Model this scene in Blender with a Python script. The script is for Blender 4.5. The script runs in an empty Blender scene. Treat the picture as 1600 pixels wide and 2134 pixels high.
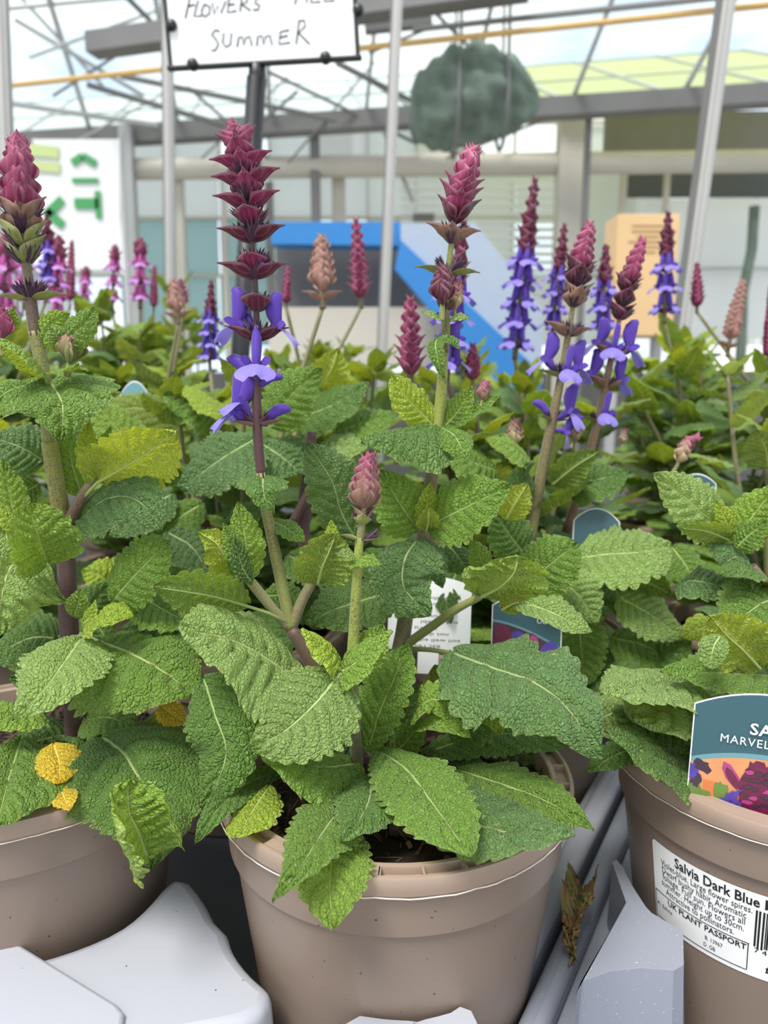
import bpy, math, random
import numpy as np
from mathutils import Vector, Matrix

# ------------------------------------------------------------------ camera
F_PX, CX, CY = 1560.0, 800.0, 1067.0
PITCH = math.radians(9.5)
CAM = np.array([0.0, 0.0, 0.38])          # z = 0 is the bench top
scene = bpy.context.scene
col = scene.collection
cam_data = bpy.data.cameras.new('camera')
cam_data.sensor_fit = 'VERTICAL'
cam_data.sensor_height = 36.0
cam_data.sensor_width = 27.0
cam_data.lens = F_PX / 2134.0 * 36.0
cam_data.clip_start = 0.01
cam_data.clip_end = 200.0
cam_data.dof.use_dof = True
cam_data.dof.focus_distance = 0.375
cam_data.dof.aperture_fstop = 9.0
cam_data.dof.aperture_blades = 0
cam = bpy.data.objects.new('camera', cam_data)
cam.location = CAM.tolist()
cam.rotation_euler = (math.pi / 2 - PITCH, 0, 0)
col.objects.link(cam)
scene.camera = cam

# ------------------------------------------------------------------ sky, light, exposure
scene.view_settings.view_transform = 'Standard'
scene.view_settings.look = 'None'
scene.view_settings.gamma = 1.0
scene.view_settings.exposure = 0.62
world = bpy.data.worlds.new('overcast_sky')
scene.world = world
world.use_nodes = True
wn = world.node_tree.nodes; wl = world.node_tree.links
wn.clear()
w_out = wn.new('ShaderNodeOutputWorld'); w_bg = wn.new('ShaderNodeBackground')
w_tc = wn.new('ShaderNodeTexCoord'); w_map = wn.new('ShaderNodeMapping')
w_map.inputs['Scale'].default_value = (2.2, 2.2, 5.0)
w_no = wn.new('ShaderNodeTexNoise'); w_no.inputs['Scale'].default_value = 2.4
w_no.inputs['Detail'].default_value = 5.0
w_cr = wn.new('ShaderNodeValToRGB')
w_cr.color_ramp.elements[0].position = 0.36; w_cr.color_ramp.elements[0].color = (0.60, 0.74, 0.95, 1)
w_cr.color_ramp.elements[1].position = 0.58; w_cr.color_ramp.elements[1].color = (1.0, 1.0, 0.99, 1)
wl.new(w_tc.outputs['Generated'], w_map.inputs['Vector']); wl.new(w_map.outputs['Vector'], w_no.inputs['Vector'])
wl.new(w_no.outputs['Fac'], w_cr.inputs['Fac']); wl.new(w_cr.outputs['Color'], w_bg.inputs['Color'])
w_bg.inputs['Strength'].default_value = 1.0
wl.new(w_bg.outputs['Background'], w_out.inputs['Surface'])
sun_data = bpy.data.lights.new('veiled_sun', 'SUN')
sun_data.energy = 3.0
sun_data.angle = math.radians(22)
sun_data.color = (1.0, 0.97, 0.92)
sun = bpy.data.objects.new('veiled_sun', sun_data)
sun.rotation_euler = (math.radians(24), math.radians(-16), 0)
sun.location = (0, 0, 12)
col.objects.link(sun)

# ------------------------------------------------------------------ helpers
SI, CO = math.sin(PITCH), math.cos(PITCH)
RIGHT = np.array([1.0, 0, 0]); UPC = np.array([0, SI, CO]); FWD = np.array([0, CO, -SI])
def ray(px, py):
    return (px - CX) / F_PX * RIGHT + FWD + (CY - py) / F_PX * UPC
def P(px, py, Y):                          # the point at distance Y in front of the viewer
    d = ray(px, py); return CAM + d * (Y / d[1])
def Pz(px, py, z):                         # the point at height z
    d = ray(px, py); return CAM + d * ((z - CAM[2]) / d[2])
def zc(p): return float((np.asarray(p) - CAM) @ FWD)
def nrm(v):
    v = np.asarray(v, float); return v / max(np.linalg.norm(v), 1e-12)

def srgb(r, g, b):
    f = lambda c: ((c / 255 + .055) / 1.055) ** 2.4 if c > 10 else c / 255 / 12.92
    return (f(r), f(g), f(b))

class MB:                                   # collects faces for ONE mesh
    def __init__(s): s.v = []; s.f = []; s.m = []
    def add(s, V, Fc, mi=0):
        o = len(s.v); s.v.extend([tuple(map(float, p)) for p in V])
        s.f.extend([tuple(i + o for i in q) for q in Fc]); s.m.extend([mi] * len(Fc))
    def box(s, c, size, R=None, mi=0):
        c = np.asarray(c, float); h = np.asarray(size, float) / 2
        V = np.array([[x, y, z] for x in (-1, 1) for y in (-1, 1) for z in (-1, 1)], float) * h
        if R is not None: V = V @ np.asarray(R).T
        s.add(V + c, [(0, 1, 3, 2), (4, 6, 7, 5), (0, 4, 5, 1), (2, 3, 7, 6), (0, 2, 6, 4), (1, 5, 7, 3)], mi)
    def beam(s, p, q, w, h=None, mi=0, up=(0, 0, 1)):
        p = np.asarray(p, float); q = np.asarray(q, float); h = h or w
        x = nrm(q - p); u = np.asarray(up, float)
        if abs(x @ u) > .95: u = np.array([1.0, 0, 0])
        y = nrm(np.cross(u, x)); z = np.cross(x, y)
        s.box((p + q) / 2, (np.linalg.norm(q - p), w, h), np.stack([x, y, z], 1), mi)
    def tube(s, pts, rad, n=8, cap=True, mi=0, ell=1.0, ref=None):
        pts = np.asarray(pts, float); k = len(pts)
        rad = np.broadcast_to(np.asarray(rad, float), (k,))
        t = np.gradient(pts, axis=0); t /= np.maximum(np.linalg.norm(t, axis=1, keepdims=True), 1e-12)
        a = np.array(ref if ref is not None else (0, 0, 1.0), float)
        if abs(t[0] @ a) > .95: a = np.array([1.0, 0, 0])
        N = nrm(a - t[0] * (a @ t[0])); V = []
        ang = np.arange(n) * 2 * math.pi / n
        for i in range(k):
            N = nrm(N - t[i] * (N @ t[i])); B = np.cross(t[i], N)
            V.extend(pts[i] + rad[i] * (np.cos(ang)[:, None] * N * ell + np.sin(ang)[:, None] * B))
        Fc = [(i * n + j, i * n + (j + 1) % n, (i + 1) * n + (j + 1) % n, (i + 1) * n + j) for i in range(k - 1) for j in range(n)]
        if cap: Fc += [tuple(range(n))[::-1], tuple((k - 1) * n + j for j in range(n))]
        s.add(V, Fc, mi)
    def lathe(s, prof, n=72, c=(0, 0, 0), mi=0, a0=0, a1=2 * math.pi):
        full = abs(a1 - a0 - 2 * math.pi) < 1e-6; m = n if full else n + 1
        ang = a0 + (a1 - a0) * np.arange(m) / n; V = []
        for r, z in prof:
            V.extend([(c[0] + r * math.cos(t), c[1] + r * math.sin(t), c[2] + z) for t in ang])
        k = len(prof); Fc = []
        for i in range(k - 1):
            for j in range(n):
                j2 = (j + 1) % m
                Fc.append((i * m + j, i * m + j2, (i + 1) * m + j2, (i + 1) * m + j))
        s.add(V, Fc, mi)
    def prism(s, poly, z0, z1, mi=0):       # poly: xy points, counter-clockwise
        n = len(poly); V = [(x, y, z0) for x, y in poly] + [(x, y, z1) for x, y in poly]
        s.add(V, [tuple(range(n))[::-1], tuple(range(n, 2 * n))] + [(i, (i + 1) % n, n + (i + 1) % n, n + i) for i in range(n)], mi)
    def mesh(s, name, smooth=True):
        me = bpy.data.meshes.new(name); me.from_pydata(s.v, [], s.f)
        if any(s.m): me.polygons.foreach_set('material_index', s.m)
        if smooth: me.polygons.foreach_set('use_smooth', [True] * len(s.f))
        me.update(); return me

def link(name, me, mats, parent=None, color=None, loc=None, mw=None):
    o = bpy.data.objects.new(name, me); col.objects.link(o)
    if me is not None and mats is not None and not len(me.materials):
        for m in (mats if isinstance(mats, (list, tuple)) else [mats]): me.materials.append(m)
    if mw is not None: o.matrix_basis = mw
    elif loc is not None: o.location = loc
    if parent is not None:                  # every matrix here is a world matrix
        o.parent = parent; o.matrix_parent_inverse = WORLD[parent.name].inverted()
    WORLD[o.name] = o.matrix_basis.copy()
    if color is not None: o.color = (*color[:3], 1.0)
    return o
WORLD = {}                                  # world matrix of every object made so far
def build(name, mb, mats, parent=None, smooth=True, bevel=0, color=None, angle=None):
    o = link(name, mb.mesh(name, smooth), mats, parent, color)
    if bevel:
        b = o.modifiers.new('bevel', 'BEVEL'); b.width = bevel; b.segments = 3; b.limit_method = 'ANGLE'; b.angle_limit = math.radians(35)
        b.harden_normals = False
    return o
def tag(o, label, cat, group=None):
    o['label'] = label; o['category'] = cat
    if group: o['group'] = group
    return o
def struct(o): o['kind'] = 'structure'; return o
def empty(name, loc=(0, 0, 0), parent=None):
    o = bpy.data.objects.new(name, None); col.objects.link(o); o.location = tuple(map(float, loc))
    o.empty_display_size = .05; WORLD[o.name] = Matrix.Translation(Vector(o.location)); return o
def autosmooth(o, deg=35):
    me = o.data
    try: me.set_sharp_from_angle(angle=math.radians(deg))
    except Exception: pass

# ------------------------------------------------------------------ materials
def new_mat(name):
    m = bpy.data.materials.new(name); m.use_nodes = True
    nt = m.node_tree; return m, nt, nt.nodes['Principled BSDF'], nt.nodes['Material Output']
def math_node(nt, op, a, b=None, c=None, clamp=False):
    n = nt.nodes.new('ShaderNodeMath'); n.operation = op; n.use_clamp = clamp
    for i, x in enumerate((a, b, c)):
        if x is None: continue
        if isinstance(x, (int, float)): n.inputs[i].default_value = x
        else: nt.links.new(x, n.inputs[i])
    return n.outputs[0]
def sstep(nt, x, lo, hi):
    n = nt.nodes.new('ShaderNodeMapRange'); n.interpolation_type = 'SMOOTHSTEP'
    nt.links.new(x, n.inputs['Value']); n.inputs['From Min'].default_value = lo; n.inputs['From Max'].default_value = hi
    return n.outputs['Result']
def mix_col(nt, fac, a, b, mode='MIX'):
    n = nt.nodes.new('ShaderNodeMix'); n.data_type = 'RGBA'; n.blend_type = mode
    for k, x in ((0, fac), (6, a), (7, b)):
        if isinstance(x, (int, float)): n.inputs[k].default_value = x
        elif isinstance(x, tuple): n.inputs[k].default_value = (*x[:3], 1)
        else: nt.links.new(x, n.inputs[k])
    return n.outputs[2]
def noise(nt, scale, detail=3, coord='Object', dist=0.0):
    tc = nt.nodes.new('ShaderNodeTexCoord'); n = nt.nodes.new('ShaderNodeTexNoise')
    nt.links.new(tc.outputs[coord], n.inputs['Vector']); n.inputs['Scale'].default_value = scale
    n.inputs['Detail'].default_value = detail; n.inputs['Distortion'].default_value = dist
    return n.outputs['Fac']
def plain(name, c, rough=.5, metal=0, var=.12, scale=20, bump=0, bscale=200, spec=.5, speck=None):
    m, nt, b, out = new_mat(name)
    f = noise(nt, scale)
    base = mix_col(nt, f, tuple(x * (1 - var) for x in c), tuple(min(1, x * (1 + var)) for x in c))
    if speck:
        s = noise(nt, speck[1], 1)
        base = mix_col(nt, sstep(nt, s, speck[2], speck[2] + .03), base, speck[0])
    nt.links.new(base, b.inputs['Base Color'])
    b.inputs['Roughness'].default_value = rough; b.inputs['Metallic'].default_value = metal
    b.inputs['Specular IOR Level'].default_value = spec
    if bump:
        bn = nt.nodes.new('ShaderNodeBump'); bn.inputs['Strength'].default_value = 1; bn.inputs['Distance'].default_value = bump
        nt.links.new(noise(nt, bscale, 4), bn.inputs['Height']); nt.links.new(bn.outputs[0], b.inputs['Normal'])
    return m
def sheet(name, c, trans=.6, rough=.6):     # translucent plastic or whitewashed glass
    m, nt, b, out = new_mat(name)
    b.inputs['Base Color'].default_value = (*c, 1); b.inputs['Roughness'].default_value = rough
    t = nt.nodes.new('ShaderNodeBsdfTranslucent'); t.inputs['Color'].default_value = (*c, 1)
    mx = nt.nodes.new('ShaderNodeMixShader'); mx.inputs[0].default_value = trans
    nt.links.new(b.outputs[0], mx.inputs[1]); nt.links.new(t.outputs[0], mx.inputs[2]); nt.links.new(mx.outputs[0], out.inputs['Surface'])
    return m
def glass(name, c=(.93, .97, .96)):
    m, nt, b, out = new_mat(name); nt.nodes.remove(b)
    t = nt.nodes.new('ShaderNodeBsdfTransparent'); t.inputs['Color'].default_value = (*c, 1)
    g = nt.nodes.new('ShaderNodeBsdfGlossy'); g.inputs['Roughness'].default_value = .05
    fr = nt.nodes.new('ShaderNodeFresnel'); fr.inputs['IOR'].default_value = 1.12
    mx = nt.nodes.new('ShaderNodeMixShader'); nt.links.new(fr.outputs[0], mx.inputs[0])
    nt.links.new(t.outputs[0], mx.inputs[1]); nt.links.new(g.outputs[0], mx.inputs[2]); nt.links.new(mx.outputs[0], out.inputs['Surface'])
    return m

def leaf_material(name):
    m, nt, b, out = new_mat(name); L = nt.links
    uv = nt.nodes.new('ShaderNodeUVMap'); uv.uv_map = 'uv'
    uvm = nt.nodes.new('ShaderNodeUVMap'); uvm.uv_map = 'metric'
    sp = nt.nodes.new('ShaderNodeSeparateXYZ'); L.new(uv.outputs[0], sp.inputs[0])
    u = sp.outputs[0]; v = math_node(nt, 'ABSOLUTE', math_node(nt, 'MULTIPLY_ADD', sp.outputs[1], 2.0, -1.0))
    ns = nt.nodes.new('ShaderNodeTexNoise'); ns.inputs['Scale'].default_value = 1.3; L.new(uvm.outputs[0], ns.inputs['Vector'])
    wob = math_node(nt, 'MULTIPLY_ADD', ns.outputs['Fac'], .5, -.25)
    side = math_node(nt, 'MULTIPLY', sstep(nt, sp.outputs[1], .495, .505), .37)
    a = math_node(nt, 'ADD', math_node(nt, 'ADD', math_node(nt, 'SUBTRACT', math_node(nt, 'MULTIPLY', u, 9.0), math_node(nt, 'MULTIPLY', math_node(nt, 'POWER', v, 1.25), 2.0)), wob), side)
    fr = math_node(nt, 'FRACT', a)
    d = math_node(nt, 'ABSOLUTE', math_node(nt, 'MULTIPLY_ADD', fr, 2.0, -1.0))        # 1 on a lateral vein
    lat = math_node(nt, 'MULTIPLY', sstep(nt, d, .80, 1.0), math_node(nt, 'SUBTRACT', 1.0, math_node(nt, 'MULTIPLY', v, .55)))
    mid = math_node(nt, 'SUBTRACT', 1.0, sstep(nt, v, .008, .035))
    def vor(scale):
        n = nt.nodes.new('ShaderNodeTexVoronoi'); n.voronoi_dimensions = '2D'; n.feature = 'DISTANCE_TO_EDGE'
        n.inputs['Scale'].default_value = scale; L.new(warp, n.inputs['Vector']); return n.outputs['Distance']
    nw = nt.nodes.new('ShaderNodeTexNoise'); nw.inputs['Scale'].default_value = 2.5; L.new(uvm.outputs[0], nw.inputs['Vector'])
    vm = nt.nodes.new('ShaderNodeVectorMath'); vm.operation = 'MULTIPLY_ADD'
    L.new(nw.outputs['Color'], vm.inputs[0]); vm.inputs[1].default_value = (.22, .22, 0); L.new(uvm.outputs[0], vm.inputs[2])
    warp = vm.outputs[0]
    c1 = vor(4.3); c2 = vor(9.0)
    e1 = sstep(nt, c1, .0, .30); e2 = sstep(nt, c2, .0, .30)
    h = math_node(nt, 'ADD', math_node(nt, 'MULTIPLY', e1, .80), math_node(nt, 'MULTIPLY', e2, .24))
    h = math_node(nt, 'SUBTRACT', h, math_node(nt, 'MULTIPLY', lat, .8))
    h = math_node(nt, 'SUBTRACT', h, math_node(nt, 'MULTIPLY', mid, 1.0))
    bp = nt.nodes.new('ShaderNodeBump'); bp.inputs['Strength'].default_value = 1.0; bp.inputs['Distance'].default_value = .00135
    L.new(h, bp.inputs['Height'])
    oi = nt.nodes.new('ShaderNodeObjectInfo')
    tint = oi.outputs['Color']
    big = noise(nt, 26, 3)
    top = mix_col(nt, math_node(nt, 'MULTIPLY', big, .55), tint, mix_col(nt, 1.0, tint, (.62, .78, .62), 'MULTIPLY'))
    edge = sstep(nt, v, .80, 1.02)
    pale = mix_col(nt, .42, tint, (.55, .60, .24))
    vein1 = math_node(nt, 'SUBTRACT', 1.0, sstep(nt, c1, .0, .07))
    vm1 = math_node(nt, 'MAXIMUM', math_node(nt, 'MULTIPLY', vein1, .30), math_node(nt, 'MULTIPLY', lat, .38))
    top = mix_col(nt, math_node(nt, 'MAXIMUM', vm1, math_node(nt, 'MULTIPLY', edge, .35)), top, pale)
    top = mix_col(nt, math_node(nt, 'MULTIPLY', mid, .8), top, mix_col(nt, .75, tint, (.62, .66, .30)))
    under = mix_col(nt, 1.0, tint, (.98, .94, 1.0), 'MULTIPLY')
    vm2 = math_node(nt, 'MAXIMUM', math_node(nt, 'MULTIPLY', vein1, .45), math_node(nt, 'MAXIMUM', math_node(nt, 'MULTIPLY', lat, .85), mid))
    under = mix_col(nt, math_node(nt, 'MULTIPLY', vm2, .8), under, (.62, .68, .30))
    geo = nt.nodes.new('ShaderNodeNewGeometry')                      # leaves have a paler lower face
    base = mix_col(nt, geo.outputs['Backfacing'], top, under)
    L.new(base, b.inputs['Base Color']); L.new(bp.outputs[0], b.inputs['Normal'])
    b.inputs['Roughness'].default_value = .40; b.inputs['Specular IOR Level'].default_value = .65
    b.inputs['Sheen Weight'].default_value = .05; b.inputs['Sheen Roughness'].default_value = .5
    tr = nt.nodes.new('ShaderNodeBsdfTranslucent'); L.new(bp.outputs[0], tr.inputs['Normal'])
    L.new(mix_col(nt, 1.0, base, (1.7, 1.45, .45), 'MULTIPLY'), tr.inputs['Color'])
    mx = nt.nodes.new('ShaderNodeMixShader'); mx.inputs[0].default_value = .32
    L.new(b.outputs[0], mx.inputs[1]); L.new(tr.outputs[0], mx.inputs[2]); L.new(mx.outputs[0], out.inputs['Surface'])
    return m
def tinted(name, rough=.5, lift=None, speck=None, trans=0, stripes=0, sheen=.2, var=.2, scale=60, spec=.35):
    m, nt, b, out = new_mat(name); L = nt.links
    tint = nt.nodes.new('ShaderNodeObjectInfo').outputs['Color']
    if lift: tint = mix_col(nt, lift[0], tint, lift[1])
    f = noise(nt, scale, 3)
    base = mix_col(nt, math_node(nt, 'MULTIPLY', f, var * 2), tint, mix_col(nt, 1.0, tint, (.55, .55, .55), 'MULTIPLY'))
    if speck:
        s = noise(nt, speck[1], 4); big = noise(nt, 18, 1)
        s = math_node(nt, 'ADD', math_node(nt, 'MULTIPLY', s, .8), math_node(nt, 'MULTIPLY', big, .35))
        base = mix_col(nt, math_node(nt, 'MULTIPLY', sstep(nt, s, speck[2], speck[2] + .06), .85), base, speck[0])
    if stripes:
        tc = nt.nodes.new('ShaderNodeTexCoord'); sx = nt.nodes.new('ShaderNodeSeparateXYZ'); L.new(tc.outputs['Generated'], sx.inputs[0])
        s = math_node(nt, 'SINE', math_node(nt, 'MULTIPLY', sx.outputs[1], stripes))
        base = mix_col(nt, math_node(nt, 'MULTIPLY', sstep(nt, s, .3, 1), .14), base, mix_col(nt, .4, tint, (.75, .45, .5)))
    L.new(base, b.inputs['Base Color']); b.inputs['Roughness'].default_value = rough
    b.inputs['Sheen Weight'].default_value = sheen; b.inputs['Specular IOR Level'].default_value = spec
    if trans:
        tr = nt.nodes.new('ShaderNodeBsdfTranslucent'); L.new(base, tr.inputs['Color'])
        mx = nt.nodes.new('ShaderNodeMixShader'); mx.inputs[0].default_value = trans
        L.new(b.outputs[0], mx.inputs[1]); L.new(tr.outputs[0], mx.inputs[2]); L.new(mx.outputs[0], out.inputs['Surface'])
    return m

M = {}
M['leaf'] = leaf_material('leaf')
M['rib'] = tinted('leaf_midrib', .5, var=.1)
M['stem'] = tinted('stem', .5, speck=((.075, .022, .035), 1900, .605), sheen=.2)
M['bract'] = tinted('bract', .5, trans=.15, stripes=34, sheen=.15, var=.3, scale=300)
M['bract_edge'] = tinted('bract_edge', .5, lift=(.13, (.75, .50, .48)), trans=.2, sheen=.2, var=.2, scale=300)
M['calyx'] = tinted('calyx', .45, sheen=.25, stripes=40)
M['petal'] = tinted('petal', .5, trans=.3, sheen=.35, var=.15, scale=250)
M['petal_pale'] = tinted('petal_pale', .5, lift=(.42, (.46, .40, .92)), trans=.3, sheen=.35, var=.15, scale=250)
M['pot'] = plain('taupe_pot_plastic', srgb(129, 113, 101), .36, var=.05, scale=14, speck=((.05, .04, .03), 420, .76))
M['rim'] = plain('taupe_rim_plastic', srgb(152, 132, 117), .40, var=.05, scale=14)
M['soil'] = plain('potting_compost', (.022, .013, .009), .9, var=.6, scale=260, bump=.002, bscale=500, spec=.2)
M['fibre'] = plain('compost_fibre', (.075, .042, .024), .8, var=.5, scale=120)
M['tray'] = plain('lit_grey_tray_plastic', srgb(164, 166, 174), .45, var=.03, scale=8, bump=.00005, bscale=1500, speck=((.05, .05, .05), 260, .79))  # same plastic as the right tray, with a lit tone painted in
M['tray_shaded'] = plain('shaded_grey_tray_plastic', srgb(136, 140, 151), .45, var=.04, scale=8, bump=.00006, bscale=1200, speck=((.62, .64, .68), 900, .75))  # same tray plastic again, shade painted in as a darker grey
M['black'] = plain('black_plastic', (.012, .012, .014), .4, var=.1)
M['bench'] = plain('dark_bench_board', (.03, .03, .033), .7)
M['alu'] = plain('aluminium', (.43, .42, .395), .42, metal=.35, var=.06)
M['galv'] = plain('galvanised_steel', (.42, .42, .41), .5, metal=.4, var=.12, scale=6)
M['gutter'] = plain('weathered_gutter', srgb(112, 110, 108), .6, var=.2, scale=3)
M['beige'] = plain('beige_painted_pipe', srgb(186, 180, 168), .6, var=.12, scale=3)
M['ochre'] = plain('ochre_pipe', srgb(196, 160, 96), .6, var=.15)
M['white'] = plain('white_board', (.82, .82, .82), .35, var=.02)
M['paper'] = plain('label_stock', (.84, .84, .83), .38, var=.02)
M['ink'] = plain('black_ink', (.012, .012, .012), .5, var=.02)
M['greyink'] = plain('grey_ink', (.12, .12, .12), .5, var=.02)
M['teal'] = plain('teal_print', srgb(46, 82, 91), .35, var=.04)
M['teal2'] = plain('light_teal_print', srgb(92, 136, 144), .35, var=.04)
M['glass'] = glass('clear_glass')
M['frost'] = sheet('whitewashed_glazing', (.80, .83, .82), .55)
M['frostteal'] = sheet('teal_tinted_sheet', (.50, .66, .66), .5)
M['yellowsheet'] = sheet('yellowed_roof_sheet', (.78, .80, .50), .65)
M['whitesheet'] = sheet('white_plastic_sheeting', (.86, .88, .88), .35)
M['concrete'] = plain('concrete_floor', (.34, .33, .31), .8, var=.2, scale=2)
M['net'] = plain('green_shade_net', srgb(104, 118, 106), .95, var=.5, scale=9, bump=.01, bscale=40)
M['darkgrey'] = plain('dark_grey_panel', srgb(78, 80, 84), .6, var=.1)
M['blue'] = plain('blue_paint', srgb(40, 118, 184), .45, var=.08)
M['greyblue'] = plain('pale_grey_blue_panel', srgb(158, 170, 186), .45, var=.06)
M['card'] = plain('cardboard', srgb(208, 174, 128), .8, var=.06, scale=8)
M['greenpaint'] = plain('green_lettering', srgb(60, 140, 80), .5, var=.05)
M['palegreen'] = plain('pale_green_band', srgb(176, 190, 130), .6, var=.05)
M['banner'] = sheet('white_banner', (.84, .85, .83), .3)
# ================================================================== THE GREENHOUSE
FLOOR = -0.75
mb = MB(); mb.box((0, 6, FLOOR - .05), (24, 24, .1)); struct(build('floor', mb, M['concrete'], smooth=False))

# roof: two glazed slopes that meet the gutters, each pane and bar a piece of its own
def level(px0, py0, px1, py1, z): return Pz(px0, py0, z), Pz(px1, py1, z)
def trim(n, p, q, w, h, m, tube=False):
    mb = MB()
    if tube: mb.tube([p, q], w / 2, 12)
    else: mb.beam(p, q, w, h)
    o = struct(build('trim_%d' % n, mb, m, smooth=tube, bevel=0 if tube else .006)); autosmooth(o); return o
ga, gb = level(-260, 316, 1860, 182, 2.6)              # valley gutter that crosses the view
trim(1, ga, gb, .15, .15, M['gutter'])
pa, pb = level(-200, 359, 1800, 333, 2.3)              # beige pipe below it
trim(2, pa, pb, .19, .19, M['beige'], True)
ca, cb = level(190, 95, 1100, -32, 2.6)                # nearer dark gutter
trim(3, ca, cb, .14, .13, M['gutter'])
oa, ob = level(-100, 191, 1800, -11, 2.4)              # thin ochre pipe
trim(4, oa, ob, .035, .035, M['ochre'], True)
trim(5, P(860, 62, 5.0), P(1800, -38, 4.2), .028, .028, M['gutter'])
trim(6, P(760, 60, 5.2), P(900, 45, 5.2), .06, .06, M['gutter'])

roof = struct(empty('ceiling', (ga + gb) / 2))
ax = nrm(gb - ga); up1 = nrm(np.array([.25, -2.0, 1.15])); up2 = nrm(np.array([-.25, 2.0, 1.0]))
W = np.linalg.norm(gb - ga)
def slope(origin, upv, ncol, nrow, rowlen, c0, cw, bar=.030, skin=lambda i: 'glass'):
    n = nrm(np.cross(ax, upv))
    for i in range(ncol + 1):
        p = origin + ax * (c0 + i * cw)
        mb = MB(); mb.beam(p, p + upv * nrow * rowlen, bar, bar * 1.4, up=n); build('glazing_bar', mb, M['galv'], roof, smooth=False)
    for j in range(1, nrow + 1):
        p = origin + upv * j * rowlen + ax * c0
        mb = MB(); mb.beam(p, p + ax * ncol * cw, bar * .8, bar, up=n); build('purlin', mb, M['galv'], roof, smooth=False)
    for i in range(ncol):
        for j in range(nrow):
            p = origin + ax * (c0 + (i + .5) * cw) + upv * (j + .5) * rowlen
            mb = MB(); mb.box(p, (cw - .03, rowlen - .03, .004), np.stack([ax, upv, n], 1))
            build('pane', mb, M[skin(i)], roof, smooth=False)
slope(ga + np.array([0, 0, .08]), up1, 11, 3, 1.15, -.3, W / 10.4)
slope(ga + np.array([0, .15, .08]), up2, 11, 2, 1.3, -.3, W / 10.4, skin=lambda i: 'yellowsheet' if i >= 7 else 'frost')   # whitewashed, then yellowed sheets
# lattice trusses and struts under the roof (left half of the view)
rods = [((30, 40), (300, 200), 6.2, .03), ((180, 176), (470, 262), 6.4, .04), ((250, 158), (700, 250), 6.0, .035), ((20, 215), (330, 262), 6.6, .04),
        ((700, 130), (905, 235), 5.2, .03), ((560, 150), (870, 300), 6.5, .025), ((30, -20), (215, 180), 6.3, .025), ((240, -30), (330, 60), 5.6, .03),
        ((110, 200), (330, 60), 6.2, .022), ((150, 300), (350, 190), 6.8, .022), ((390, 180), (560, 330), 6.5, .022), ((620, 190), (470, 320), 6.6, .022),
        ((660, 100), (1010, 320), 6.2, .020), ((770, 110), (890, 60), 5.4, .022), ((880, 0), (1010, 130), 5.6, .022), ((60, 120), (345, 15), 6.0, .022),
        ((600, 340), (780, 130), 6.6, .018), ((420, 330), (600, 160), 6.9, .018), ((860, 420), (790, 250), 7, .03), ((930, 330), (1160, 240), 6.6, .02)]
for k, (a, b, Y, w) in enumerate(rods):
    trim(7 + k, P(*a, Y), P(*b, Y + .4), w, w, M['gutter'] if k % 3 else M['galv'])
K = 7 + len(rods)
for px, py0, py1, Y, w, m in [(262, 262, 640, 7.0, .11, 'galv'), (655, 235, 350, 7.0, .08, 'gutter'), (1190, 225, 600, 6.9, .20, 'beige'), (1228, 215, 345, 6.6, .05, 'gutter'),
                              (1392, 335, 520, 7.2, .05, 'beige'), (368, 340, 640, 7.2, .10, 'beige'), (705, 350, 520, 7.2, .12, 'beige'), (1300, 355, 480, 7.3, .06, 'beige'),
                              (465, 400, 640, 7.4, .05, 'beige'), (560, 380, 620, 7.4, .07, 'gutter')]:
    p = P(px, py0, Y); q = P(px - 6, py1, Y); q[0] = p[0]; q[2] = FLOOR
    trim(K, p, q, w, w, M[m]); K += 1

# far glazed wall
wall = struct(empty('wall_back', (0, 9.2, FLOOR)))
def panel(px0, py0, px1, py1, Y, m, name='pane', th=.02, mid=None):
    a = P(px0, py0, Y); b = P(px1, py0, Y); c = P(px0, py1, Y)
    mb = MB(); mb.box(((a[0] + b[0]) / 2, Y, (a[2] + c[2]) / 2), (abs(b[0] - a[0]), th, abs(a[2] - c[2])))
    return build(name, mb, M[m], wall, smooth=False)
xs = list(range(-160, 1900, 103))
for i, x in enumerate(xs):
    for j, (y0, y1) in enumerate([(262, 352), (358, 452), (458, 572), (578, 720)]):
        r = random.Random(i * 7 + j).random()
        m = 'frost' if r < .55 else ('glass' if r < .8 else 'whitesheet')
        if j >= 2 and 240 < x < 560: m = 'frostteal'
        panel(x, y0, x + 99, y1, 9.2, m)
    panel(x - 4, 255, x, 760, 9.15, 'beige', 'mullion', .06)
for y in (255, 355, 455, 575): panel(-170, y - 3, 1900, y + 3, 9.16, 'beige', 'transom', .05)
# slatted blind between the posts
for k in range(17):
    y = 372 + k * 17
    panel(835, y, 1168, y + 9, 8.0, 'whitesheet', 'slat', .03)
panel(1000, 560, 1110, 700, 7.9, 'frost', 'panel'); panel(860, 445, 905, 462, 7.8, 'gutter', 'panel')
panel(1308, 352, 1660, 412, 7.6, 'darkgrey', 'panel', .03); panel(1260, 232, 1660, 330, 7.7, 'gutter', 'panel', .03)
panel(1330, 415, 1680, 705, 7.4, 'whitesheet', 'panel', .03)
panel(1325, 556, 1690, 562, 7.3, 'galv', 'rail', .03)
panel(1180, 345, 1330, 560, 8.4, 'whitesheet', 'panel', .03)
panel(640, 262, 735, 330, 7.6, 'whitesheet', 'panel', .03); panel(900, 330, 1190, 372, 8.6, 'frost', 'panel', .03)
mb = MB(); mb.box((0, 9.2, (FLOOR + .55) / 2), (15, .12, .55 - FLOOR)); build('plinth', mb, M['gutter'], wall, smooth=False)
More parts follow.
